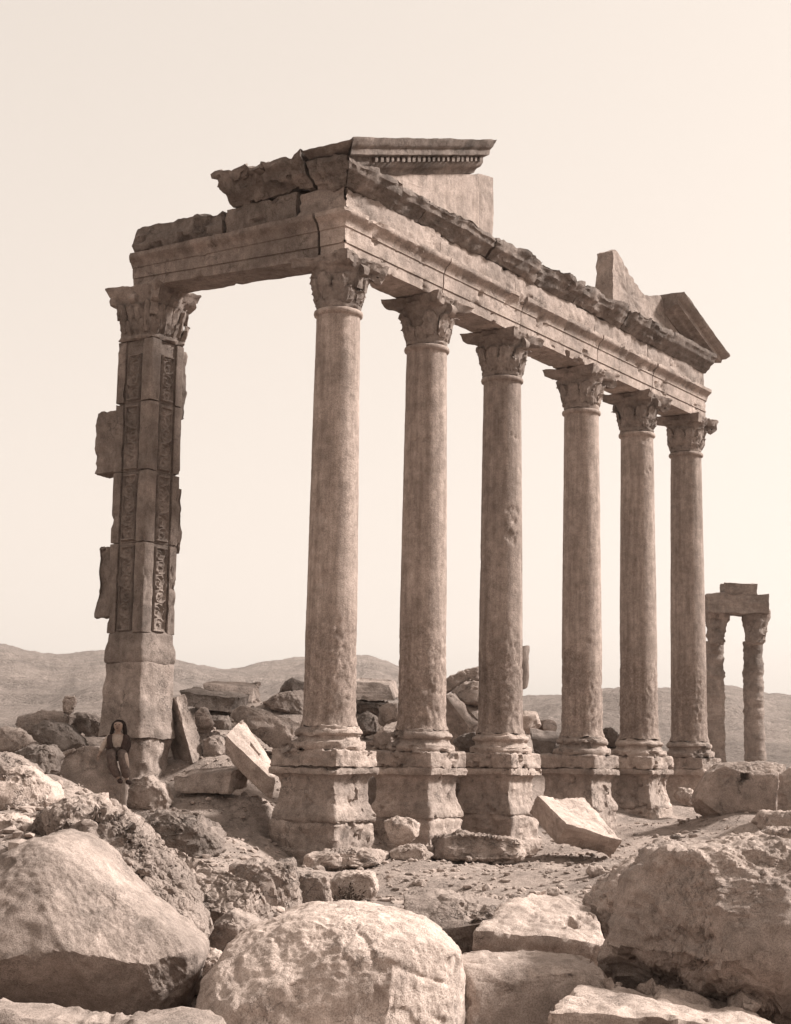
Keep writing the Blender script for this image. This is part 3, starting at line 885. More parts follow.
# bonding stones of the lost walls
def bond(x0, x1, y0, y1, z0, z1, seed):
    n = 24; Vb, F = lattice(n)
    V = np.stack([(x0 + x1) / 2 + Vb[:, 0] * (x1 - x0) / 2, (y0 + y1) / 2 + Vb[:, 1] * (y1 - y0) / 2, (z0 + z1) / 2 + Vb[:, 2] * (z1 - z0) / 2], 1)
    V = roughen(V, F, .03, 3.2, 5, seed, gain=.6); V = roughen(V, F, .07, 1.4, 3, seed + 2); V = chips(V, F, seed, 1.8, .35, .03)
    mesh_obj("bonding_stone", lean(V), F, M['pier'], pier)
bond(-.36, .1, 5.38, 6.08, 5.3, 6.62, 130)
bond(-.36, .1, 5.30, 5.86, 2.25, 3.72, 131)
bond(.38, .70, 4.52, 5.1, 6.50, 7.95, 132)
bond(.38, .71, 4.52, 5.1, 3.62, 5.0, 133)

# ------------------------------------------------------------------ the distant pair of columns with their lintel
gate = empty("ruined_gateway", at(736, 765, 62))
tag(gate, "weathered pair of columns carrying one lintel beyond the temple's far end", "gateway")
def gate_col(px, ytop, ybot, wpx, d, seed):
    p0, p1 = at(px, ybot + 25, d), at(px, ytop, d)
    h = p1[2] - p0[2]; r_ = wpx / 2 / FPX * d
    prof = [(r_ * (1 + .04 * (1 - i / 80)), h * i / 80) for i in range(81)]
    V, F = lathe(prof, (p0[0], p0[1], p0[2]), 40)
    N = normals(V, F)
    Q = np.stack([V[:, 0] * .7, V[:, 1] * .7, V[:, 2] * 4.5], 1)
    V = V + N * (.055 * fbm(Q + seed, 4, .6) + .03 * fbm(V * 1.1 + seed, 2))[:, None]
    c = mesh_obj("column", V, F, M['ruin'], gate)
    zt = p1[2] - .15; hc = 34 / FPX * d
    V, F = lathe(dense([(r_ * .9, 0), (r_ * 1.0, .06), (r_ * 1.02, hc * .25), (r_ * 1.15, hc * .6), (r_ * 1.45, hc * .85), (r_ * 1.5, hc)], .08), (p1[0], p1[1], zt), 40)
    V = roughen(V, F, .07, 2.6, 5, seed, gain=.6); V = chips(V, F, seed, 2.0, .2, .08)
    mesh_obj("capital", V, F, M['ruin'], c)
gate_col(716.5, 640, 765, 18.5, 62, 5)
gate_col(755.5, 640, 765, 20, 62, 9)
d_ = 62.0
def gate_block(name, x0, x1, y0, y1, th, seed, notch=False):
    n = 20; Vb, F = lattice(n)
    a, b = at(x0, (y0 + y1) / 2, d_), at(x1, (y0 + y1) / 2, d_)
    ex = (b - a) / 2; ex[2] = 0; ey = np.array([-ex[1], ex[0], 0]); ey = ey / np.linalg.norm(ey)
    zt, zb_ = at((x0 + x1) / 2, y0, d_)[2], at((x0 + x1) / 2, y1, d_)[2]
    c = (a + b) / 2; c[2] = (zt + zb_) / 2
    V = c + Vb[:, :1] * ex + Vb[:, 1:2] * ey * th / 2 + Vb[:, 2:3] * np.array([0, 0, (zt - zb_) / 2])
    Q = np.stack([V[:, 0] * .8, V[:, 1] * .8, V[:, 2] * 3], 1)
    V = roughen(V, F, .09, 1.1, 4, seed); V = V + normals(V, F) * (.05 * fbm(Q, 3))[:, None]
    mesh_obj(name, V, F, M['ruin'], gate)
gate_block("lintel", 706, 766, 595, 614, 1.0, 3)
gate_block("capping_block", 722, 756, 584, 597, .8, 6)

# ------------------------------------------------------------------ rocks and fallen blocks
def cell_relief(V, F, cells):
    cp, dep, kd = cells                                 # cells per metre, depth, kind
    w1, w2 = worley(V * cp + .35 * np.stack([fbm(V * cp * .7 + 9 * k, 3) for k in range(3)], 1))
    return V + normals(V, F) * (dep * (np.clip(.8 - w1, 0, 1) if kd == 'nodule' else -np.clip(1 - (w2 - w1) / .25, 0, 1)))[:, None]
def hexa(name, label, cat, quad, off, mat, group, n=18, rnd=.06, a1=.02, a2=.03, seed=0, hole=None, cells=None, chip=.014):
    """block from its seen face, four (px, py, depth) in order, and an offset (right, up, away) to its far face"""
    Q = np.array([at(*q) for q in quad]); o = RGT * off[0] + np.array([0, 0, off[1]]) + FH * off[2]
    Vb, F = lattice(n)
    # round the edges
    p = 9.0; nn = (np.abs(Vb) ** p).sum(1) ** (1 / p); Vr = Vb * (1 - rnd) + Vb / nn[:, None] * rnd
    s, t, w_ = (Vr[:, 0] + 1) / 2, (Vr[:, 1] + 1) / 2, (Vr[:, 2] + 1) / 2
    P = ((1 - s) * (1 - t))[:, None] * Q[0] + (s * (1 - t))[:, None] * Q[1] + (s * t)[:, None] * Q[2] + ((1 - s) * t)[:, None] * Q[3]
    V = P + w_[:, None] * o
    cen = V.mean(0); vol = 0.0
    for tr in F_tris(F):
        vol += np.einsum('ij,ij->i', V[tr[:, 0]] - cen, np.cross(V[tr[:, 1]] - cen, V[tr[:, 2]] - cen)).sum()
    if vol < 0: F = [f[::-1] for f in F]
    size = np.linalg.norm(V.max(0) - V.min(0))
    if hole is not None:
        m_ = (np.abs(w_) < .02) & (np.abs(s - hole[0]) < hole[2]) & (np.abs(t - hole[1]) < hole[3])
        V = V + m_[:, None] * o * .45
    V = roughen(V, F, a1, 3.5, 4, seed, gain=.55); V = roughen(V, F, a2 * size, .9 / max(.5, size) * 1.6, 3, seed + 2)
    V = chips(V, F, seed, 1.6 / max(.5, size) * 1.4, .30, chip * size); V = roughen(V, F, .010, 9, 4, seed + 4, gain=.6)
    if cells is not None: V = cell_relief(V, F, cells)
    ob = mesh_obj(name, V, F, mat)
    return tag(ob, label, cat, group)

def outline_rock(name, label, cat, poly, d, T, mat, group, e=.42, lean_=.25, chip=.022, seed=0, facets=6, a1=.035, a2=.06, n=None, fac_list=(), ridged=False, fine=0.0, q=(.72, .9), under=None, cells=None, crease=1.0, socket=None):
    """solid whose silhouette is the polygon, of real thickness T, standing d metres away"""
    P = np.array(poly, float)
    A = (P[:, 0] - W / 2) / FPX * d; Bv = (H / 2 - P[:, 1]) / FPX * d
    x0, y0 = A, Bv; x1, y1 = np.roll(A, -1), np.roll(Bv, -1)
    cr = x0 * y1 - x1 * y0; ar = cr.sum() / 2
    cx, cy = ((x0 + x1) * cr).sum() / (6 * ar), ((y0 + y1) * cr).sum() / (6 * ar)
    A = A - cx; Bv = Bv - cy
    ths = np.linspace(-math.pi, math.pi, 721); rad = np.zeros(721)
    for i, t in enumerate(ths):
        dx, dy = math.cos(t), math.sin(t); best = 0
        for (ax, ay, bx, by) in zip(A, Bv, np.roll(A, -1), np.roll(Bv, -1)):
            ex, ey = bx - ax, by - ay
            det = dx * ey - dy * ex
            if abs(det) < 1e-12: continue
            s = (ax * ey - ay * ex) / det; w_ = (ax * dy - ay * dx) / det
            if s > 0 and -1e-6 <= w_ <= 1 + 1e-6: best = max(best, s)
        rad[i] = best
    k = np.ones(7) / 7
    rad = np.convolve(np.concatenate([rad[-4:-1], rad, rad[1:4]]), k, 'valid')
    ext = max(P[:, 0].max() - P[:, 0].min(), P[:, 1].max() - P[:, 1].min())
    if n is None: n = int(min(64, max(12, ext / 1.8)))
    Vb, F = lattice(n)
    S = np.tan(Vb * math.pi / 4 * .999); S = S / np.linalg.norm(S, axis=1)[:, None]
    rho = np.hypot(S[:, 0], S[:, 1]); th = np.arctan2(S[:, 1], S[:, 0])
    R_ = np.interp(th, ths, rad)
    a = np.cos(th) * R_ * rho ** e; b = np.sin(th) * R_ * rho ** e
    t = np.sign(S[:, 2]) * np.abs(S[:, 2]) ** e * T / 2
    L_ = np.stack([a, b, t], 1)                       # right, up, towards the camera
    size = max(np.ptp(A), np.ptp(Bv))
    rn = np.random.RandomState(seed + 100)
    pl_ = [np.array(x, float) for x in fac_list]
    for _ in range(facets):
        nn = rn.normal(size=3); nn[2] = abs(nn[2]) + .5; nn /= np.linalg.norm(nn)
        pl_.append(np.array([*nn, rn.uniform(*q)]))
    for x in pl_:
        nn = x[:3] / np.linalg.norm(x[:3]); dd = L_ @ nn; lim = dd.max() * x[3]
        L_ = L_ - nn * (np.clip(dd - lim, 0, None) * .93)[:, None]
    for _ in range(facets * 2):
        nn = rn.normal(size=3); nn[2] = abs(nn[2]) + .3; nn /= np.linalg.norm(nn)
        dd = L_ @ nn; lim = dd.max() * rn.uniform(.80, .94)
        L_ = L_ - nn * (np.clip(dd - lim, 0, None) * .9)[:, None]
    L_[:, 2] -= lean_ * (L_[:, 1] - L_[:, 1].mean())
    if under is not None:                              # overhang: the foot recedes below this height
        yb = (H / 2 - under[0]) / FPX * d - cy
        yb = yb + .05 * size * fbm(np.stack([L_[:, 0] / size * 4, 0 * a, 0 * a + seed], 1), 3)
        L_[:, 2] -= under[1] * np.clip(yb - L_[:, 1], 0, None) * (L_[:, 2] > -T * .3)
    c = CAM + FWD * d + RGT * cx + UPV * cy
    V = c + L_[:, :1] * RGT + L_[:, 1:2] * UPV - L_[:, 2:3] * FH
    sc = 1.6 / max(.35, size)
    if socket is not None:                              # a square-cut hole in the seen face
        D_ = (V - CAM) @ FWD
        px_ = W / 2 + FPX * ((V - CAM) @ RGT) / D_; py_ = H / 2 - FPX * ((V - CAM) @ UPV) / D_
        mk = (np.maximum(np.abs(px_ - socket[0]), np.abs(py_ - socket[1])) < socket[2]) & (L_[:, 2] > 0)
        V = V + mk[:, None] * FH * socket[3]
    V = roughen(V, F, a2 * size * .5, sc * 1.1, 3, seed)
    V = roughen(V, F, a1 * min(1.3, size) , sc * 4.0, 5, seed + 5, ridged=ridged, gain=.58)
    if crease:
        w1, w2 = worley(V * sc * 1.5 + .25 * np.stack([fbm(V * sc * 2 + 7 * k + seed, 3) for k in range(3)], 1) + seed * 3.1)
        mk = np.clip(fbm(V * sc * .8 + seed + 40, 2) * 2 + .4, 0, 1)
        V = V - normals(V, F) * (crease * .022 * min(1.0, size) * mk * np.clip(1 - (w2 - w1) / .10, 0, 1))[:, None]
    if cells is not None:                               # nodules or a net of cracks: (cells per metre, depth, kind)
        V = cell_relief(V, F, cells)
    V = chips(V, F, seed + 3, 1.5 * sc, .34, chip * min(1.4, size))
    V = roughen(V, F, .010 if not fine else .005, 14.0, 4, seed + 19, gain=.65)
    if fine: V = roughen(V, F, fine, 9.0, 5, seed + 9, gain=.65)
    ob = mesh_obj(name, V, F, mat)
    return tag(ob, label, cat, group)

GF, GB, GL, GR = "boulders in the foreground", "fallen blocks behind the columns", "rocks heaped left of the temple", "stones lying by the pedestals"
# foreground
outline_rock("boulder", "huge smooth boulder at the lower left with a dark undercut front", "boulder",
    [(-70, 880), (0, 855), (20, 842), (50, 835), (72, 842), (90, 856), (113, 879), (133, 896), (157, 914), (180, 931), (200, 946), (202, 957), (197, 977), (190, 999), (180, 1060), (0, 1080), (-90, 1060)],
    9.5, 1.5, M['near'], GF, e=.42, lean_=.6, seed=1, facets=1, a1=.010, a2=.02, n=120, fine=.008, under=(945, 1.5), chip=.008, q=(.9, .97), crease=.3)
outline_rock("boulder", "rough knobbly rubble rock wedged behind the huge smooth lower left boulder", "boulder",
    [(38, 815), (50, 806), (64, 801), (82, 799), (108, 818), (124, 822), (150, 848), (175, 868), (198, 898), (211, 928), (206, 946), (190, 960), (120, 930), (60, 860)],
    10.7, 1.0, M['rough'], GF, e=.5, lean_=1.05, seed=2, facets=1, a1=.025, a2=.03, n=120, fine=.012, cells=(11, .06, 'nodule'), crease=1.0)
hexa("slab", "broken slab edge with a net of cracks, right of the knobbly rock", "slab",
    [(142, 835, 12.4), (255, 884, 11.8), (242, 918, 11.55), (186, 905, 11.7)], (.10, -.22, .5), M['rock'], GF, n=100, a1=.008, a2=.006, seed=3, cells=(11, .016, 'net'), chip=.0, rnd=.02)
outline_rock("boulder", "broad pale rounded boulder at the bottom centre", "boulder",
    [(205, 978), (225, 945), (253, 929), (280, 917), (310, 910), (350, 909), (387, 914), (427, 922), (447, 936), (459, 950), (465, 975), (468, 1070), (330, 1090), (190, 1070)],
    9.2, 1.5, M['nearpale'], GF, e=.62, lean_=.55, seed=4, facets=2, a1=.010, a2=.022, n=120, fine=.007, q=(.85, .95), crease=.7, chip=.008)
outline_rock("boulder", "massive pitted boulder filling the lower right corner", "boulder",
    [(610, 965), (618, 938), (623, 912), (628, 882), (645, 863), (656, 853), (683, 848), (712, 846), (750, 844), (800, 842), (860, 850), (880, 1080), (770, 1100), (745, 1030), (715, 1016), (680, 1010), (650, 1004), (626, 1000)],
    9.6, 1.5, M['near'], GF, e=.42, lean_=.35, seed=5, facets=3, a1=.03, a2=.03, n=120, fine=.017, fac_list=((-.8, .1, .5, .80),), under=(950, 1.4))
hexa("boulder", "low flat pale rock under the massive lower right boulder", "boulder",
    [(545, 1010, 8.5), (612, 978, 9.5), (738, 994, 9.4), (790, 1035, 8.4)], (.0, -.45, .15), M['nearpale'], GF, n=80, rnd=.25, a1=.03, a2=.03, chip=.03, seed=6)
outline_rock("slab", "flat pale slab between the bottom centre boulder and the lower right rocks", "slab",
    [(455, 960), (520, 958), (600, 966), (608, 990), (610, 1070), (440, 1070)],
    9.6, .9, M['nearpale'], GF, e=.35, lean_=.5, seed=7, facets=2, a1=.015, a2=.02, n=44, fine=.006)
hexa("boulder", "bright pale broken boulder with flat faces, right of bottom centre", "boulder",
    [(474, 932, 11.3), (538, 889, 12.5), (590, 907, 12.2), (609, 946, 11.3)], (.02, -.55, .25), M['nearpale'], GF, n=70, rnd=.25, a1=.03, a2=.03, chip=.03, seed=8)
outline_rock("fallen_block", "flat-topped block with a shaded front behind the bottom centre boulder", "block",
    [(403, 896), (440, 893), (480, 900), (520, 905), (516, 930), (480, 955), (440, 945), (405, 922)],
    12.6, 1.1, M['rock'], GF, e=.32, lean_=.3, seed=9, facets=2, a1=.015, a2=.03, n=40, fine=.006, fac_list=((.2, -.3, .8, .85),))
outline_rock("boulder", "pale rough rock leaning against the massive lower right boulder", "boulder",
    [(588, 905), (608, 882), (628, 866), (648, 856), (640, 890), (630, 930), (615, 960), (596, 930)],
    12.4, .9, M['nearpale'], GF, e=.5, lean_=.4, seed=10, facets=4, a1=.05, a2=.06, n=36)
outline_rock("boulder", "small pale rock below the cracked slab edge at lower left", "rock",
    [(196, 958), (213, 951), (228, 960), (222, 985), (205, 1005), (190, 1000)],
    9.9, .4, M['nearpale'], GF, seed=11, a1=.05, n=24)
outline_rock("boulder", "grey rock with a flat face between the cracked slab and bottom centre boulder", "rock",
    [(205, 950), (213, 925), (232, 910), (258, 920), (262, 935), (235, 950), (222, 965)],
    11.2, .6, M['near'], GF, seed=12, a1=.04, n=28)
outline_rock("boulder", "low rounded rock along the bottom left edge of the ground", "rock",
    [(-20, 1008), (40, 1014), (80, 1018), (160, 1021), (215, 1020), (240, 1080), (-30, 1080)],
    7.6, .6, M['near'], GF, seed=13, a1=.02, n=32, lean_=.6)
# middle ground left
outline_rock("fallen_block", "long low rock ledge in shade below the boy's block", "rock",
    [(138, 820), (160, 812), (200, 819), (225, 832), (223, 850), (207, 861), (187, 858), (160, 848), (143, 834)],
    24, 1.2, M['darkrock'], GL, e=.45, lean_=.5, seed=14, facets=4, a1=.05)  # the shade on the ledge is put into its dark colour
outline_rock("fallen_block", "squared dark block in front of the nearest pedestal's left side", "block",
    [(226, 868), (250, 862), (292, 862), (299, 883), (303, 913), (285, 925), (263, 926), (240, 912), (232, 884)],
    19, .9, M['rock'], GR, e=.38, lean_=.3, seed=15, facets=4, a1=.04)
outline_rock("fallen_block", "small grey block between the squared dark block and the shrub stone", "block",
    [(297, 871), (328, 876), (333, 907), (302, 914)], 20.5, .6, M['rock'], GR, e=.3, seed=16, facets=1, a1=.04)
outline_rock("boulder", "round pale stone with a small shrub before it, under the nearest pedestal", "stone",
    [(329, 882), (340, 873), (358, 871), (374, 873), (379, 890), (368, 905), (340, 910), (327, 897)], 22, .7, M['pale'], GR, seed=17, facets=2, a1=.03)
outline_rock("flat_stone", "thin flat stone jutting out under the nearest pedestal's footing", "stone",
    [(300, 868), (305, 857), (325, 852), (360, 850), (386, 851), (391, 858), (370, 866), (330, 872)], 27.6, .9, M['base'], GR, e=.4, seed=18, facets=2, a1=.04)
outline_rock("boulder", "pale stone beside the right side of the nearest pedestal", "stone",
    [(383, 822), (397, 816), (411, 818), (420, 824), (419, 835), (404, 846), (390, 842)], 28.6, .6, M['pale'], GR, seed=19, facets=3, a1=.03)
outline_rock("boulder", "pointed stone lying below the pale stone between the first two pedestals", "stone",
    [(389, 852), (404, 845), (420, 842), (435, 855), (421, 863), (392, 864)], 27.8, .6, M['rock'], GR, seed=20, facets=3, a1=.04)
outline_rock("boulder", "low worn foundation stone under the second and third pedestals", "stone",
    [(425, 858), (432, 838), (460, 832), (500, 836), (530, 842), (540, 852), (520, 858), (470, 862)], 31.2, 1.0, M['base'], GR, e=.5, seed=21, facets=3, a1=.05)
hexa("fallen_slab", "pale slab lying tilted on the gravel before the third and fourth pedestals", "slab",
    [(537, 795, 32.4), (584, 799, 33.8), (621, 841, 32.0), (566, 825, 31.2)], (-.12, -.38, .55), M['pale'], GR, n=24, a1=.02, a2=.02, seed=22)
# the boy's block and the rocks around it
BOYD = 29.2
outline_rock("fallen_block", "big flat-faced block the boy sits on, tilted before the pier", "block",
    [(51, 778), (61, 756), (80, 747), (92, 746), (112, 752), (126, 780), (125, 814), (109, 810), (96, 802), (83, 801), (60, 793)],
    BOYD, 1.0, M['rock'], GL, e=.26, lean_=.22, seed=23, facets=0, a1=.02, a2=.02, n=48, fac_list=((.1, .25, .95, .62),), q=(.95, .98))
outline_rock("boulder", "bright white boulder at the left edge below the dark rocks", "boulder",
    [(16, 767), (24, 765), (38, 774), (54, 785), (59, 800), (50, 808), (38, 815), (15, 819), (-10, 817), (-14, 790), (5, 782)],
    17, 1.0, M['pale'], GL, e=.42, lean_=.3, seed=24, facets=6, a1=.018)
outline_rock("boulder", "long sloping rock at the left edge above the bright white boulder", "boulder",
    [(-16, 752), (10, 754), (30, 763), (41, 773), (37, 779), (15, 772), (0, 792), (-18, 795)], 18.5, .8, M['rock'], GL, seed=25, a1=.03)
outline_rock("fallen_block", "squared pale block at the left edge under the bright white boulder", "block",
    [(-12, 816), (15, 814), (38, 822), (38, 835), (20, 842), (-14, 846)], 13, .6, M['pale'], GL, e=.36, seed=26, facets=2, a1=.03)
outline_rock("boulder", "small dark rock beside the squared pale block at left", "rock",
    [(36, 820), (46, 807), (56, 803), (67, 812), (69, 832), (56, 842), (36, 840)], 12.6, .6, M['darkrock'], GL, seed=27, a1=.05)
outline_rock("fallen_slab", "dark slab tilted up to the left above the boy's block", "slab",
    [(32, 727), (45, 719), (66, 724), (84, 740), (90, 747), (78, 752), (63, 755), (50, 748), (35, 739)], 31.5, .9, M['darkrock'], GL, e=.38, lean_=.9, seed=28, facets=2, a1=.025)
outline_rock("boulder", "long low rock carrying the small carved fragment at far left", "rock",
    [(14, 717), (38, 713), (60, 711), (72, 716), (68, 728), (50, 735), (30, 742), (18, 736)], 33, 1.2, M['rock'], GL, e=.42, lean_=.6, seed=29, a1=.03)
outline_rock("fallen_block", "dark horizontal block between the carved fragment and the pier", "block",
    [(68, 717), (76, 712), (94, 714), (106, 719), (106, 735), (96, 740), (83, 737), (68, 730)], 34, 1.0, M['darkrock'], GL, e=.38, seed=30, a1=.025)
outline_rock("boulder", "dark rounded rock left of the boy's block, above the white boulder", "rock",
    [(14, 752), (28, 746), (50, 746), (63, 757), (54, 774), (40, 779), (24, 768)], 27, 1.0, M['darkrock'], GL, seed=31, a1=.05)
outline_rock("boulder", "grey rock at the left edge behind the sloping rock", "rock",
    [(-14, 736), (5, 727), (20, 730), (33, 742), (22, 754), (-14, 760)], 29, 1.0, M['rock'], GL, seed=32, a1=.05)
outline_rock("boulder", "rounded boulder at the pier's foot right of the boy", "boulder",
    [(127, 788), (134, 779), (150, 776), (164, 784), (173, 802), (166, 812), (147, 815), (131, 813), (124, 804)], 30, 1.0, M['rock'], GL, e=.5, seed=33, facets=3, a1=.04)
V_ = outline_rock("carved_fragment", "small pale carved stone perched on the rocks at far left", "stone",
    [(64, 712), (63, 702), (65, 695), (70, 697), (74, 695), (76, 702), (73, 712), (69, 716)], 33.2, .22, M['pale'], None, seed=34, facets=2, a1=.08, n=14)
# between the pier and the nearest column
hexa("fallen_block", "upright leaning block with a lit right edge beside the pier", "block",
    [(175, 697, 32.8), (185, 694, 33.1), (206, 753, 33.0), (193, 763, 32.4)], (-.42, -.12, .5), M['rock'], GB, n=18, seed=41)
hexa("fallen_block", "long dark beam-like block lying behind the leaning block", "block",
    [(178, 690, 36.6), (236, 697, 36.6), (232, 714, 36.4), (184, 706, 36.4)], (.25, .10, 1.0), M['darkrock'], GB, n=18, seed=42)
hexa("fallen_block", "lighter thick block resting behind the beam-like block", "block",
    [(204, 685, 38), (253, 688, 38), (252, 703, 37.6), (210, 703, 37.6)], (.1, .16, 1.0), M['rock'], GB, n=16, seed=43)
outline_rock("boulder", "rounded oblong block above the slab with a hole", "block",
    [(227, 714), (239, 706), (265, 711), (288, 719), (303, 729), (298, 748), (278, 750), (258, 737), (240, 724)], 34, 1.1, M['rock'], GB, e=.42, lean_=.6, seed=44, facets=3, a1=.03)
outline_rock("boulder", "small upright stone between the leaning block and the oblong block", "stone",
    [(195, 713), (200, 707), (207, 708), (214, 725), (209, 736), (198, 733)], 34, .4, M['rock'], GB, seed=45, facets=4)
outline_rock("boulder", "grey stone resting behind the low block near the pier", "stone",
    [(203, 740), (214, 735), (223, 737), (228, 752), (213, 762), (204, 757)], 33, .6, M['rock'], GB, seed=46, facets=4)
outline_rock("fallen_block", "dark stone added to fill the shaded recess under the oblong block", "stone",
    [(208, 715), (228, 716), (234, 730), (224, 738), (210, 735)], 36, .7, M['darkrock'], GB, e=.4, seed=47)  # added stone; its dark colour stands for the shade of the recess
hexa("fallen_slab", "slab with a square hole leaning with its pale face to the light", "slab",
    [(226, 735, 30.35), (243, 718, 31.05), (273, 766, 30.9), (275, 783, 30.2)], (-.07, -.34, .16), M['pale'], GB, n=28, seed=48, a1=.012, a2=.012, hole=(.55, .5, .07, .13))
hexa("fallen_block", "low block lying on the ground before the leaning blocks", "block",
    [(172, 776, 30.8), (232, 771, 30.4), (228, 794, 30.2), (174, 792, 30.6)], (.28, .13, .7), M['rock'], GB, n=20, seed=49, rnd=.2, a1=.03)
outline_rock("boulder", "dark stone on top of the pile left of the nearest column", "stone",
    [(277, 695), (284, 683), (292, 677), (304, 682), (304, 692), (288, 697)], 37, .8, M['darkrock'], GB, seed=50)
outline_rock("boulder", "broad sloping block behind the left side of the nearest column", "block",
    [(262, 702), (280, 692), (304, 689), (308, 722), (285, 715), (268, 709)], 36.5, .9, M['rock'], GB, e=.42, seed=51)
# between columns one and two
hexa("fallen_block", "block with grooved layers behind the nearest column's right side", "block",
    [(352, 680, 38), (390, 683, 38), (395, 701, 37.6), (352, 700, 37.6)], (.15, .12, 1.0), M['ruin'], GB, n=18, seed=52)
outline_rock("fallen_block", "flat dark block under the grooved block", "block",
    [(352, 702), (385, 702), (390, 709), (378, 714), (352, 714)], 37.4, .9, M['darkrock'], GB, e=.35, seed=53)
outline_rock("boulder", "dark round stone right of the nearest column's foot", "stone",
    [(357, 717), (367, 711), (378, 717), (377, 733), (362, 737), (355, 730)], 34, .6, M['darkrock'], GB, seed=54)
outline_rock("boulder", "small stone leaning against the second column's left side", "stone",
    [(379, 708), (388, 703), (397, 703), (398, 720), (386, 728), (378, 723)], 35, .6, M['rock'], GB, seed=55)
outline_rock("fallen_slab", "pale flat slab on the ground left of the second column's base", "slab",
    [(374, 735), (386, 724), (400, 720), (402, 745), (388, 752), (374, 748)], 33.6, .7, M['pale'], GB, e=.4, lean_=.7, seed=56)
# between columns two and three
outline_rock("fallen_block", "long block on top of the pile between the second and third columns", "block",
    [(440, 684), (448, 678), (457, 674), (467, 669), (486, 667), (486, 681), (466, 681), (455, 689), (442, 696)], 42, 1.0, M['rock'], GB, e=.4, seed=57)
outline_rock("boulder", "grey block under the long topmost block between columns", "block",
    [(450, 692), (466, 681), (486, 682), (486, 708), (465, 704)], 41, .9, M['rock'], GB, e=.42, seed=58)
hexa("fallen_slab", "thick dark slab with a bright sloping edge between the second and third columns", "slab",
    [(444, 693, 38), (455, 692, 38.5), (482, 722, 38.3), (470, 728, 37.8)], (-.25, -.9, .3), M['rock'], GB, n=16, seed=59)
outline_rock("boulder", "dark triangular stone low between the second and third columns", "stone",
    [(452, 742), (463, 734), (482, 731), (484, 754), (463, 753)], 36, .8, M['darkrock'], GB, seed=60)
# right of column three
hexa("fallen_slab", "tall slab standing upright behind the third column", "slab",
    [(498, 650, 43), (523, 646, 43), (522, 688, 42.6), (500, 694, 42.6)], (.22, .05, .7), M['rock'], GB, n=16, seed=61)
outline_rock("boulder", "pale rock right behind the third column's foot", "rock",
    [(517, 716), (526, 711), (537, 712), (542, 726), (528, 736), (517, 733)], 42, .7, M['pale'], GB, seed=62)
def drum(name, label, px, py, d, rpx, length, ang, mat, seed):
    c = at(px, py, d); r_ = rpx / FPX * d
    V, F = lathe(dense([(r_ * .93, -length / 2), (r_, -length / 2 + .05), (r_, length / 2 - .05), (r_ * .93, length / 2)], .07), (0, 0, 0), 36)
    ax = np.array([math.cos(ang), math.sin(ang), 0]); e2 = np.array([-math.sin(ang), math.cos(ang), 0])
    V = c + V[:, :1] * e2 + V[:, 1:2] * np.array([0, 0, 1]) + V[:, 2:3] * ax
    V = roughen(V, F, .05, 2, 4, seed)
    return tag(mesh_obj(name, V, F, mat), label, "column drum", GB)
drum("column_drum", "fallen round column drum beyond the third column", 546, 727, 42.5, 8.0, .55, .9, M['rock'], 63)
hexa("fallen_block", "block with a pale top and dark front between the third and fourth columns", "block",
    [(531, 738, 40.5), (559, 741, 40.5), (549, 764, 40.3), (533, 750, 40.3)], (.05, .26, .9), M['darkrock'], GB, n=14, seed=64)
outline_rock("boulder", "low dark stone behind the fourth column's plinth", "stone",
    [(546, 752), (560, 742), (572, 745), (574, 765), (552, 768)], 41, .7, M['darkrock'], GB, seed=65)
outline_rock("boulder", "jagged upright stone between the fourth and fifth columns", "stone",
    [(602, 730), (611, 727), (619, 735), (619, 748), (606, 748)], 43.5, .6, M['darkrock'], GB, seed=66, a1=.06)
# right edge
outline_rock("column_drum", "large rounded fallen block with a dark socket right of the last pedestal", "block",
    [(694, 800), (700, 784), (708, 772), (721, 764), (742, 762), (764, 762), (786, 765), (788, 785), (782, 818), (745, 820), (708, 819), (697, 812)],
    37.5, 1.6, M['rock'], GR, e=.42, lean_=.15, seed=67, facets=1, a1=.02, n=60, fac_list=((.85, -.1, .45, .80), (-.35, .1, .93, .80)), q=(.9, .97), socket=(745, 777, 3.6, .3))
outline_rock("boulder", "tall block at the right edge beside the rounded block with a socket", "block",
    [(778, 822), (783, 775), (793, 768), (812, 772), (817, 824)], 35, .9, M['rough'], GR, e=.38, seed=68, a1=.03)
outline_rock("flat_stone", "upper of two flat stones stacked at the right edge", "stone",
    [(752, 821), (763, 811), (795, 811), (815, 814), (815, 834), (766, 834)], 27, .8, M['pale'], GR, e=.42, seed=69)
outline_rock("flat_stone", "lower of two flat stones stacked at the right edge", "stone",
    [(752, 838), (770, 828), (800, 829), (815, 831), (815, 850), (760, 850)], 25, .8, M['pale'], GR, e=.42, seed=70)
outline_rock("boulder", "lumpy stone at the foot of the last pedestal", "stone",
    [(675, 797), (679, 788), (690, 788), (698, 796), (697, 805), (682, 804)], 40, .5, M['rock'], GR, seed=71, a1=.06)
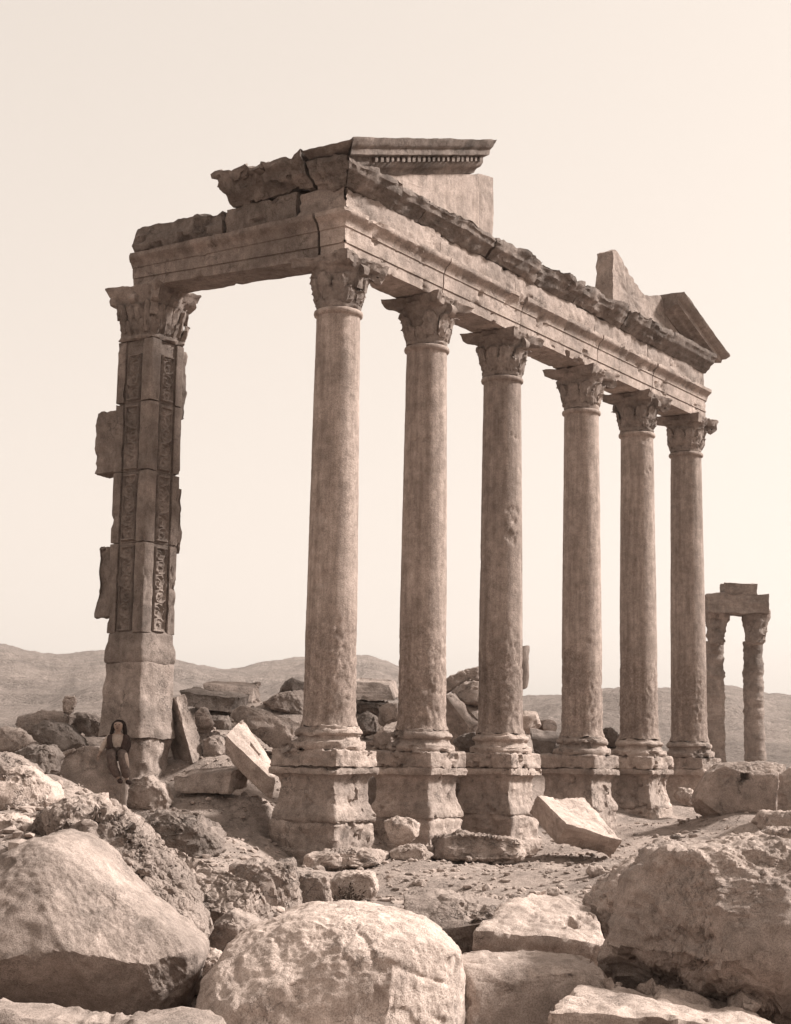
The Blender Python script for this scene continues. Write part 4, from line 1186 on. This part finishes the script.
for k, (px, py, w_, h_, lb) in enumerate(((665, 840, 12, 6, "small pale pebble left of a dark flat pebble on the gravel"), (676, 837, 12, 4, "small dark flat pebble lying on the gravel past the tilted slab"),
        (420, 884, 16, 9, "little stone lying on the gravel right of the shrub stone"), (553, 893, 18, 10, "small rough stone behind the bright cracked boulder"),
        (596, 872, 20, 12, "broken rough stone left of the massive lower right boulder"), (683, 822, 9, 4, "tiny light pebble before the fifth pedestal"))):
    dd = ground_hit(px, py + h_ * .3)
    outline_rock("small_stone", lb, "stone", [(px - w_ / 2, py), (px - w_ / 4, py - h_ / 2), (px + w_ / 4, py - h_ / 2), (px + w_ / 2, py), (px + w_ / 4, py + h_ / 2), (px - w_ / 4, py + h_ / 2)],
        dd, w_ / FPX * dd, M['pale'] if k != 1 else M['darkrock'], "small stones on the gravel", seed=80 + k, facets=2, n=12)

# ------------------------------------------------------------------ gravel
def build_gravel():
    rn = np.random.RandomState(5)
    ico_v = []; t_ = (1 + 5 ** .5) / 2
    for a, b in ((-1, t_), (1, t_), (-1, -t_), (1, -t_)):
        ico_v += [(a, b, 0), (0, a, b), (b, 0, a)]
    ico = np.array(ico_v, float); ico /= np.linalg.norm(ico[0])
    import bmesh
    bm = bmesh.new(); bmesh.ops.create_icosphere(bm, subdivisions=1, radius=1)
    iv = np.array([v.co[:] for v in bm.verts]); iF = np.array([[v.index for v in f.verts] for f in bm.faces]); bm.free()
    n = 9000
    # denser near the temple steps and between foreground rocks
    dd = rn.uniform(9, 40, n); xx = rn.uniform(-40, 830, n)
    P = CAM[None] + dd[:, None] * (FWD[None] + RGT[None] * ((xx - W / 2) / FPX)[:, None])
    z = ground_z(P[:, :2])
    size = .022 + .05 * rn.rand(n) ** 4 + .05 * (rn.rand(n) < .03) * rn.rand(n)
    V = []
    for i in range(n):
        s = size[i] * (0.6 + .8 * rn.rand(3)) * np.array([1.2, 1.2, .7])
        q = iv * s * (1 + .16 * rn.normal(size=(len(iv), 1)))
        a = rn.rand() * 6.28; c_, s_ = math.cos(a), math.sin(a)
        q = np.stack([q[:, 0] * c_ - q[:, 1] * s_, q[:, 0] * s_ + q[:, 1] * c_, q[:, 2]], 1)
        V.append(q + np.array([P[i, 0], P[i, 1], z[i] + .2 * s[2]]))
    F = (iF[None] + (np.arange(n) * len(iv))[:, None, None]).reshape(-1, 3)
    o = mesh_obj("gravel", np.concatenate(V), F, M['gravel'], smooth=False, origin=(0, 0, -2.5))
    tag(o, "loose gravel and chips scattered on the bare ground around the pedestals", "gravel", kind="stuff")
build_gravel()

# ------------------------------------------------------------------ small dry shrub
def build_shrub():
    rn = np.random.RandomState(3); c = at(350, 908, 21.4)
    mt = plain_mat("shrub_leaf", (0.085, 0.062, 0.05)); mb = plain_mat("shrub_twig", (0.09, 0.06, 0.045))
    root = empty("shrub", c)
    tag(root, "small dark shrub growing before the round pale stone", "shrub")
    bt, bl = Bag(), Bag()
    for k in range(34):
        a = rn.uniform(0, 6.28); sp = rn.uniform(.05, .26); h = rn.uniform(.08, .30)
        p0 = np.array(c) + np.array([rn.normal() * .05, rn.normal() * .05, -.03]); p1 = np.array(c) + np.array([math.cos(a) * sp, math.sin(a) * sp, h])
        w_ = np.array([.006, 0, 0]); w2 = np.array([0, .006, 0])
        bt.add([p0 - w_, p0 + w_, p0 + w2, p1 - w_ * .4, p1 + w_ * .4, p1 + w2 * .4], [(0, 1, 4, 3), (1, 2, 5, 4), (2, 0, 3, 5)])
        for j in range(16):
            t = rn.uniform(.3, 1.05); q = p0 + (p1 - p0) * t + rn.normal(size=3) * .02
            e1 = rn.normal(size=3); e1 /= np.linalg.norm(e1); e2 = np.cross(e1, rn.normal(size=3)); e2 /= np.linalg.norm(e2)
            bl.add([q - e1 * .028, q + e2 * .011, q + e1 * .028, q - e2 * .011], [(0, 1, 2, 3)])
    mesh_obj("stem", *bt.get(), mb, root); mesh_obj("foliage", *bl.get(), mt, root, smooth=False)
build_shrub()

# ------------------------------------------------------------------ the seated boy
def skin_mesh(name, verts, edges, radii, root_i, mat, parent, sub=2):
    me = bpy.data.meshes.new(name); me.from_pydata([tuple(v) for v in verts], edges, [])
    o = bpy.data.objects.new(name, me); scene.collection.objects.link(o)
    o.modifiers.new("skin", 'SKIN'); sb = o.modifiers.new("sub", 'SUBSURF'); sb.levels = sb.render_levels = sub
    for i, rr in enumerate(radii):
        me.skin_vertices[0].data[i].radius = (rr, rr) if not isinstance(rr, tuple) else rr
        me.skin_vertices[0].data[i].use_root = i == root_i
    dg = bpy.context.evaluated_depsgraph_get()
    nm = bpy.data.meshes.new_from_object(o.evaluated_get(dg))
    bpy.data.objects.remove(o); bpy.data.meshes.remove(me)
    nm.name = name; nm.materials.clear(); nm.materials.append(mat)
    nm.polygons.foreach_set("use_smooth", np.ones(len(nm.polygons), bool))
    ob = bpy.data.objects.new(name, nm); scene.collection.objects.link(ob)
    if parent is not None: ob.parent = parent
    return ob
def build_boy():
    D0 = BOYD - .22
    seat = at(117.5, 758, D0)
    Rr = RGT * np.array([1, 1, 0]); Rr /= np.linalg.norm(Rr)
    def L(x, z, t): return 1.14 * x * Rr + np.array([0, 0, z]) - t * FH        # right, up, towards the camera
    skin = plain_mat("tanned_skin", (0.27, 0.20, 0.165), .15); shirt = plain_mat("light_shirt", (0.40, 0.33, 0.285), .2)
    dark = plain_mat("dark_vest", (0.05, 0.034, 0.03), .3); trou = plain_mat("dark_trousers", (0.105, 0.078, 0.068), .35)
    lightc = plain_mat("light_cloth", (0.33, 0.26, 0.22), .2); hair = plain_mat("dark_hair", (0.022, 0.015, 0.013), .2)
    # body: pelvis 0, spine, neck, head; arms; legs
    J = [L(0, .08, 0), L(0, .22, .01), L(.0, .36, .02), L(0, .44, .02), L(0, .49, .03), L(0, .535, .045), L(.0, .595, .08), L(0, .655, .06),
         L(-.135, .385, .02), L(-.225, .23, .0), L(-.29, .06, .05), L(-.305, .015, .09),             # viewer's left arm resting on the block
         L(.135, .385, .02), L(.175, .22, .04), L(.12, .09, .15), L(.085, .075, .19),                 # viewer's right arm to the lap
         L(-.07, .07, .07), L(-.06, .04, .28), L(-.01, -.20, .32), L(.08, -.38, .27), L(.13, -.42, .36),    # left leg hanging
         L(.075, .07, .07), L(.115, .05, .28), L(.16, -.17, .32), L(.20, -.40, .24), L(.27, -.44, .32)]
    E = [(0, 1), (1, 2), (2, 3), (3, 4), (4, 5), (5, 6), (6, 7), (2, 8), (8, 9), (9, 10), (10, 11), (2, 12), (12, 13), (13, 14), (14, 15), (0, 16), (16, 17), (17, 18), (18, 19), (19, 20), (0, 21), (21, 22), (22, 23), (23, 24), (24, 25)]
    Rd = [(.12, .10), (.115, .09), (.13, .085), (.06, .05), (.045, .045), (.078, .085), (.086, .095), (.062, .07),
          .05, .04, .03, .026, .05, .04, .03, .026, .075, .06, .045, .034, .026, .075, .06, .045, .034, .026]
    body = skin_mesh("person", [j for j in J], E, Rd, 0, skin, None)
    body.location = seat; ORIGIN[body.name] = np.array(seat)
    tag(body, "child sitting on the big block, dark headcloth, open pale shirt and dark trousers", "person")
    # shirt, sleeves and vest
    skin_mesh("shirt", [L(0, .10, .0), L(0, .22, .02), L(0, .36, .04), L(0, .44, .04)], [(0, 1), (1, 2), (2, 3)], [(.135, .12), (.135, .118), (.145, .115), (.10, .08)], 0, shirt, body)
    for s in (-1, 1):
        skin_mesh("vest_side", [L(s * .075, .10, .03), L(s * .085, .22, .045), L(s * .115, .36, .05), L(s * .10, .43, .035)], [(0, 1), (1, 2), (2, 3)], [(.085, .125), (.078, .115), (.055, .11), (.04, .07)], 0, dark, body)
    skin_mesh("sleeve", [L(-.10, .40, .02), L(-.14, .385, .02), L(-.227, .23, .0), L(-.275, .10, .04)], [(0, 1), (1, 2), (2, 3)], [.055, .062, .056, .05], 0, shirt, body)
    skin_mesh("sleeve", [L(.10, .40, .02), L(.14, .385, .02), L(.178, .22, .04), L(.135, .11, .13)], [(0, 1), (1, 2), (2, 3)], [.055, .062, .056, .048], 0, dark, body)
    skin_mesh("trousers", [L(0, .10, 0), L(-.075, .075, .08), L(-.062, .045, .28), L(-.012, -.18, .32), L(.07, -.34, .28), L(.078, .075, .08), L(.117, .055, .28), L(.16, -.15, .32), L(.198, -.36, .25)], [(0, 1), (1, 2), (2, 3), (3, 4), (0, 5), (5, 6), (6, 7), (7, 8)],
              [(.15, .13), .105, .10, .09, .08, .105, .10, .09, .078], 0, trou, body)
    skin_mesh("leg_cloth", [L(.15, .08, .22), L(.16, .05, .30), L(.195, -.10, .325), L(.215, -.22, .30)], [(0, 1), (1, 2), (2, 3)], [.05, .062, .055, .03], 0, lightc, body)
    for a_, b_ in ((L(.075, -.385, .27), L(.14, -.425, .37)), (L(.195, -.405, .24), L(.28, -.445, .33))):
        skin_mesh("shoe", [a_, (a_ + b_) / 2 + np.array([0, 0, -.012]), b_], [(0, 1), (1, 2)], [.05, .048, .035], 0, dark, body)
    # headcloth falling over the shoulders, framing the face
    skin_mesh("headcloth", [L(0, .645, -.03), L(-.0, .69, .02), L(-.085, .60, .0), L(-.10, .49, .01), L(-.12, .40, .03), L(.085, .60, .0), L(.105, .48, .01), L(.12, .36, .05), L(.12, .25, .08)],
              [(0, 1), (0, 2), (2, 3), (3, 4), (0, 5), (5, 6), (6, 7), (7, 8)], [.088, .062, .045, .042, .036, .045, .044, .04, .032], 0, hair, body)
    # face
    def ell(name, c, r3, mat):
        Vb, F = lattice(8); S = Vb / np.linalg.norm(Vb, axis=1)[:, None]
        V = c + S[:, :1] * r3[0] * Rr + S[:, 1:2] * r3[1] * np.array([0, 0, 1]) - S[:, 2:3] * r3[2] * FH
        return mesh_obj(name, V + seat, F, mat, body)
    ell("nose", L(0, .572, .18), (.014, .024, .02), skin)
    for s in (-1, 1):
        ell("eye", L(s * .03, .598, .168), (.014, .008, .01), hair)
        for k in range(4):
            pass
    ell("mouth", L(0, .536, .162), (.022, .006, .008), dark)
    # hands with fingers
    for (w_, dr, sd_) in ((L(-.28, .015, .09), L(-.12, -.55, .8), 1), (L(.085, .075, .19), L(-.9, -.15, .35), -1)):
        dr = dr / np.linalg.norm(dr); side = np.cross(dr, [0, 0, 1.0]); side /= np.linalg.norm(side); dn = np.array([0, 0, -1.0])
        for k, ln in enumerate((.048, .056, .052, .042)):
            b0 = w_ + dr * .03 + side * (k - 1.5) * .014
            skin_mesh("finger", [b0 - dr * .02, b0 + dr * ln * .6, b0 + dr * ln + dn * ln * .5], [(0, 1), (1, 2)], [.009, .0085, .007], 0, skin, body, 1)
        b0 = w_ + side * .02 * sd_
        skin_mesh("thumb", [b0, b0 + side * sd_ * .022 + dr * .02, b0 + side * sd_ * .026 + dr * .045], [(0, 1), (1, 2)], [.011, .0095, .008], 0, skin, body, 1)
build_boy()
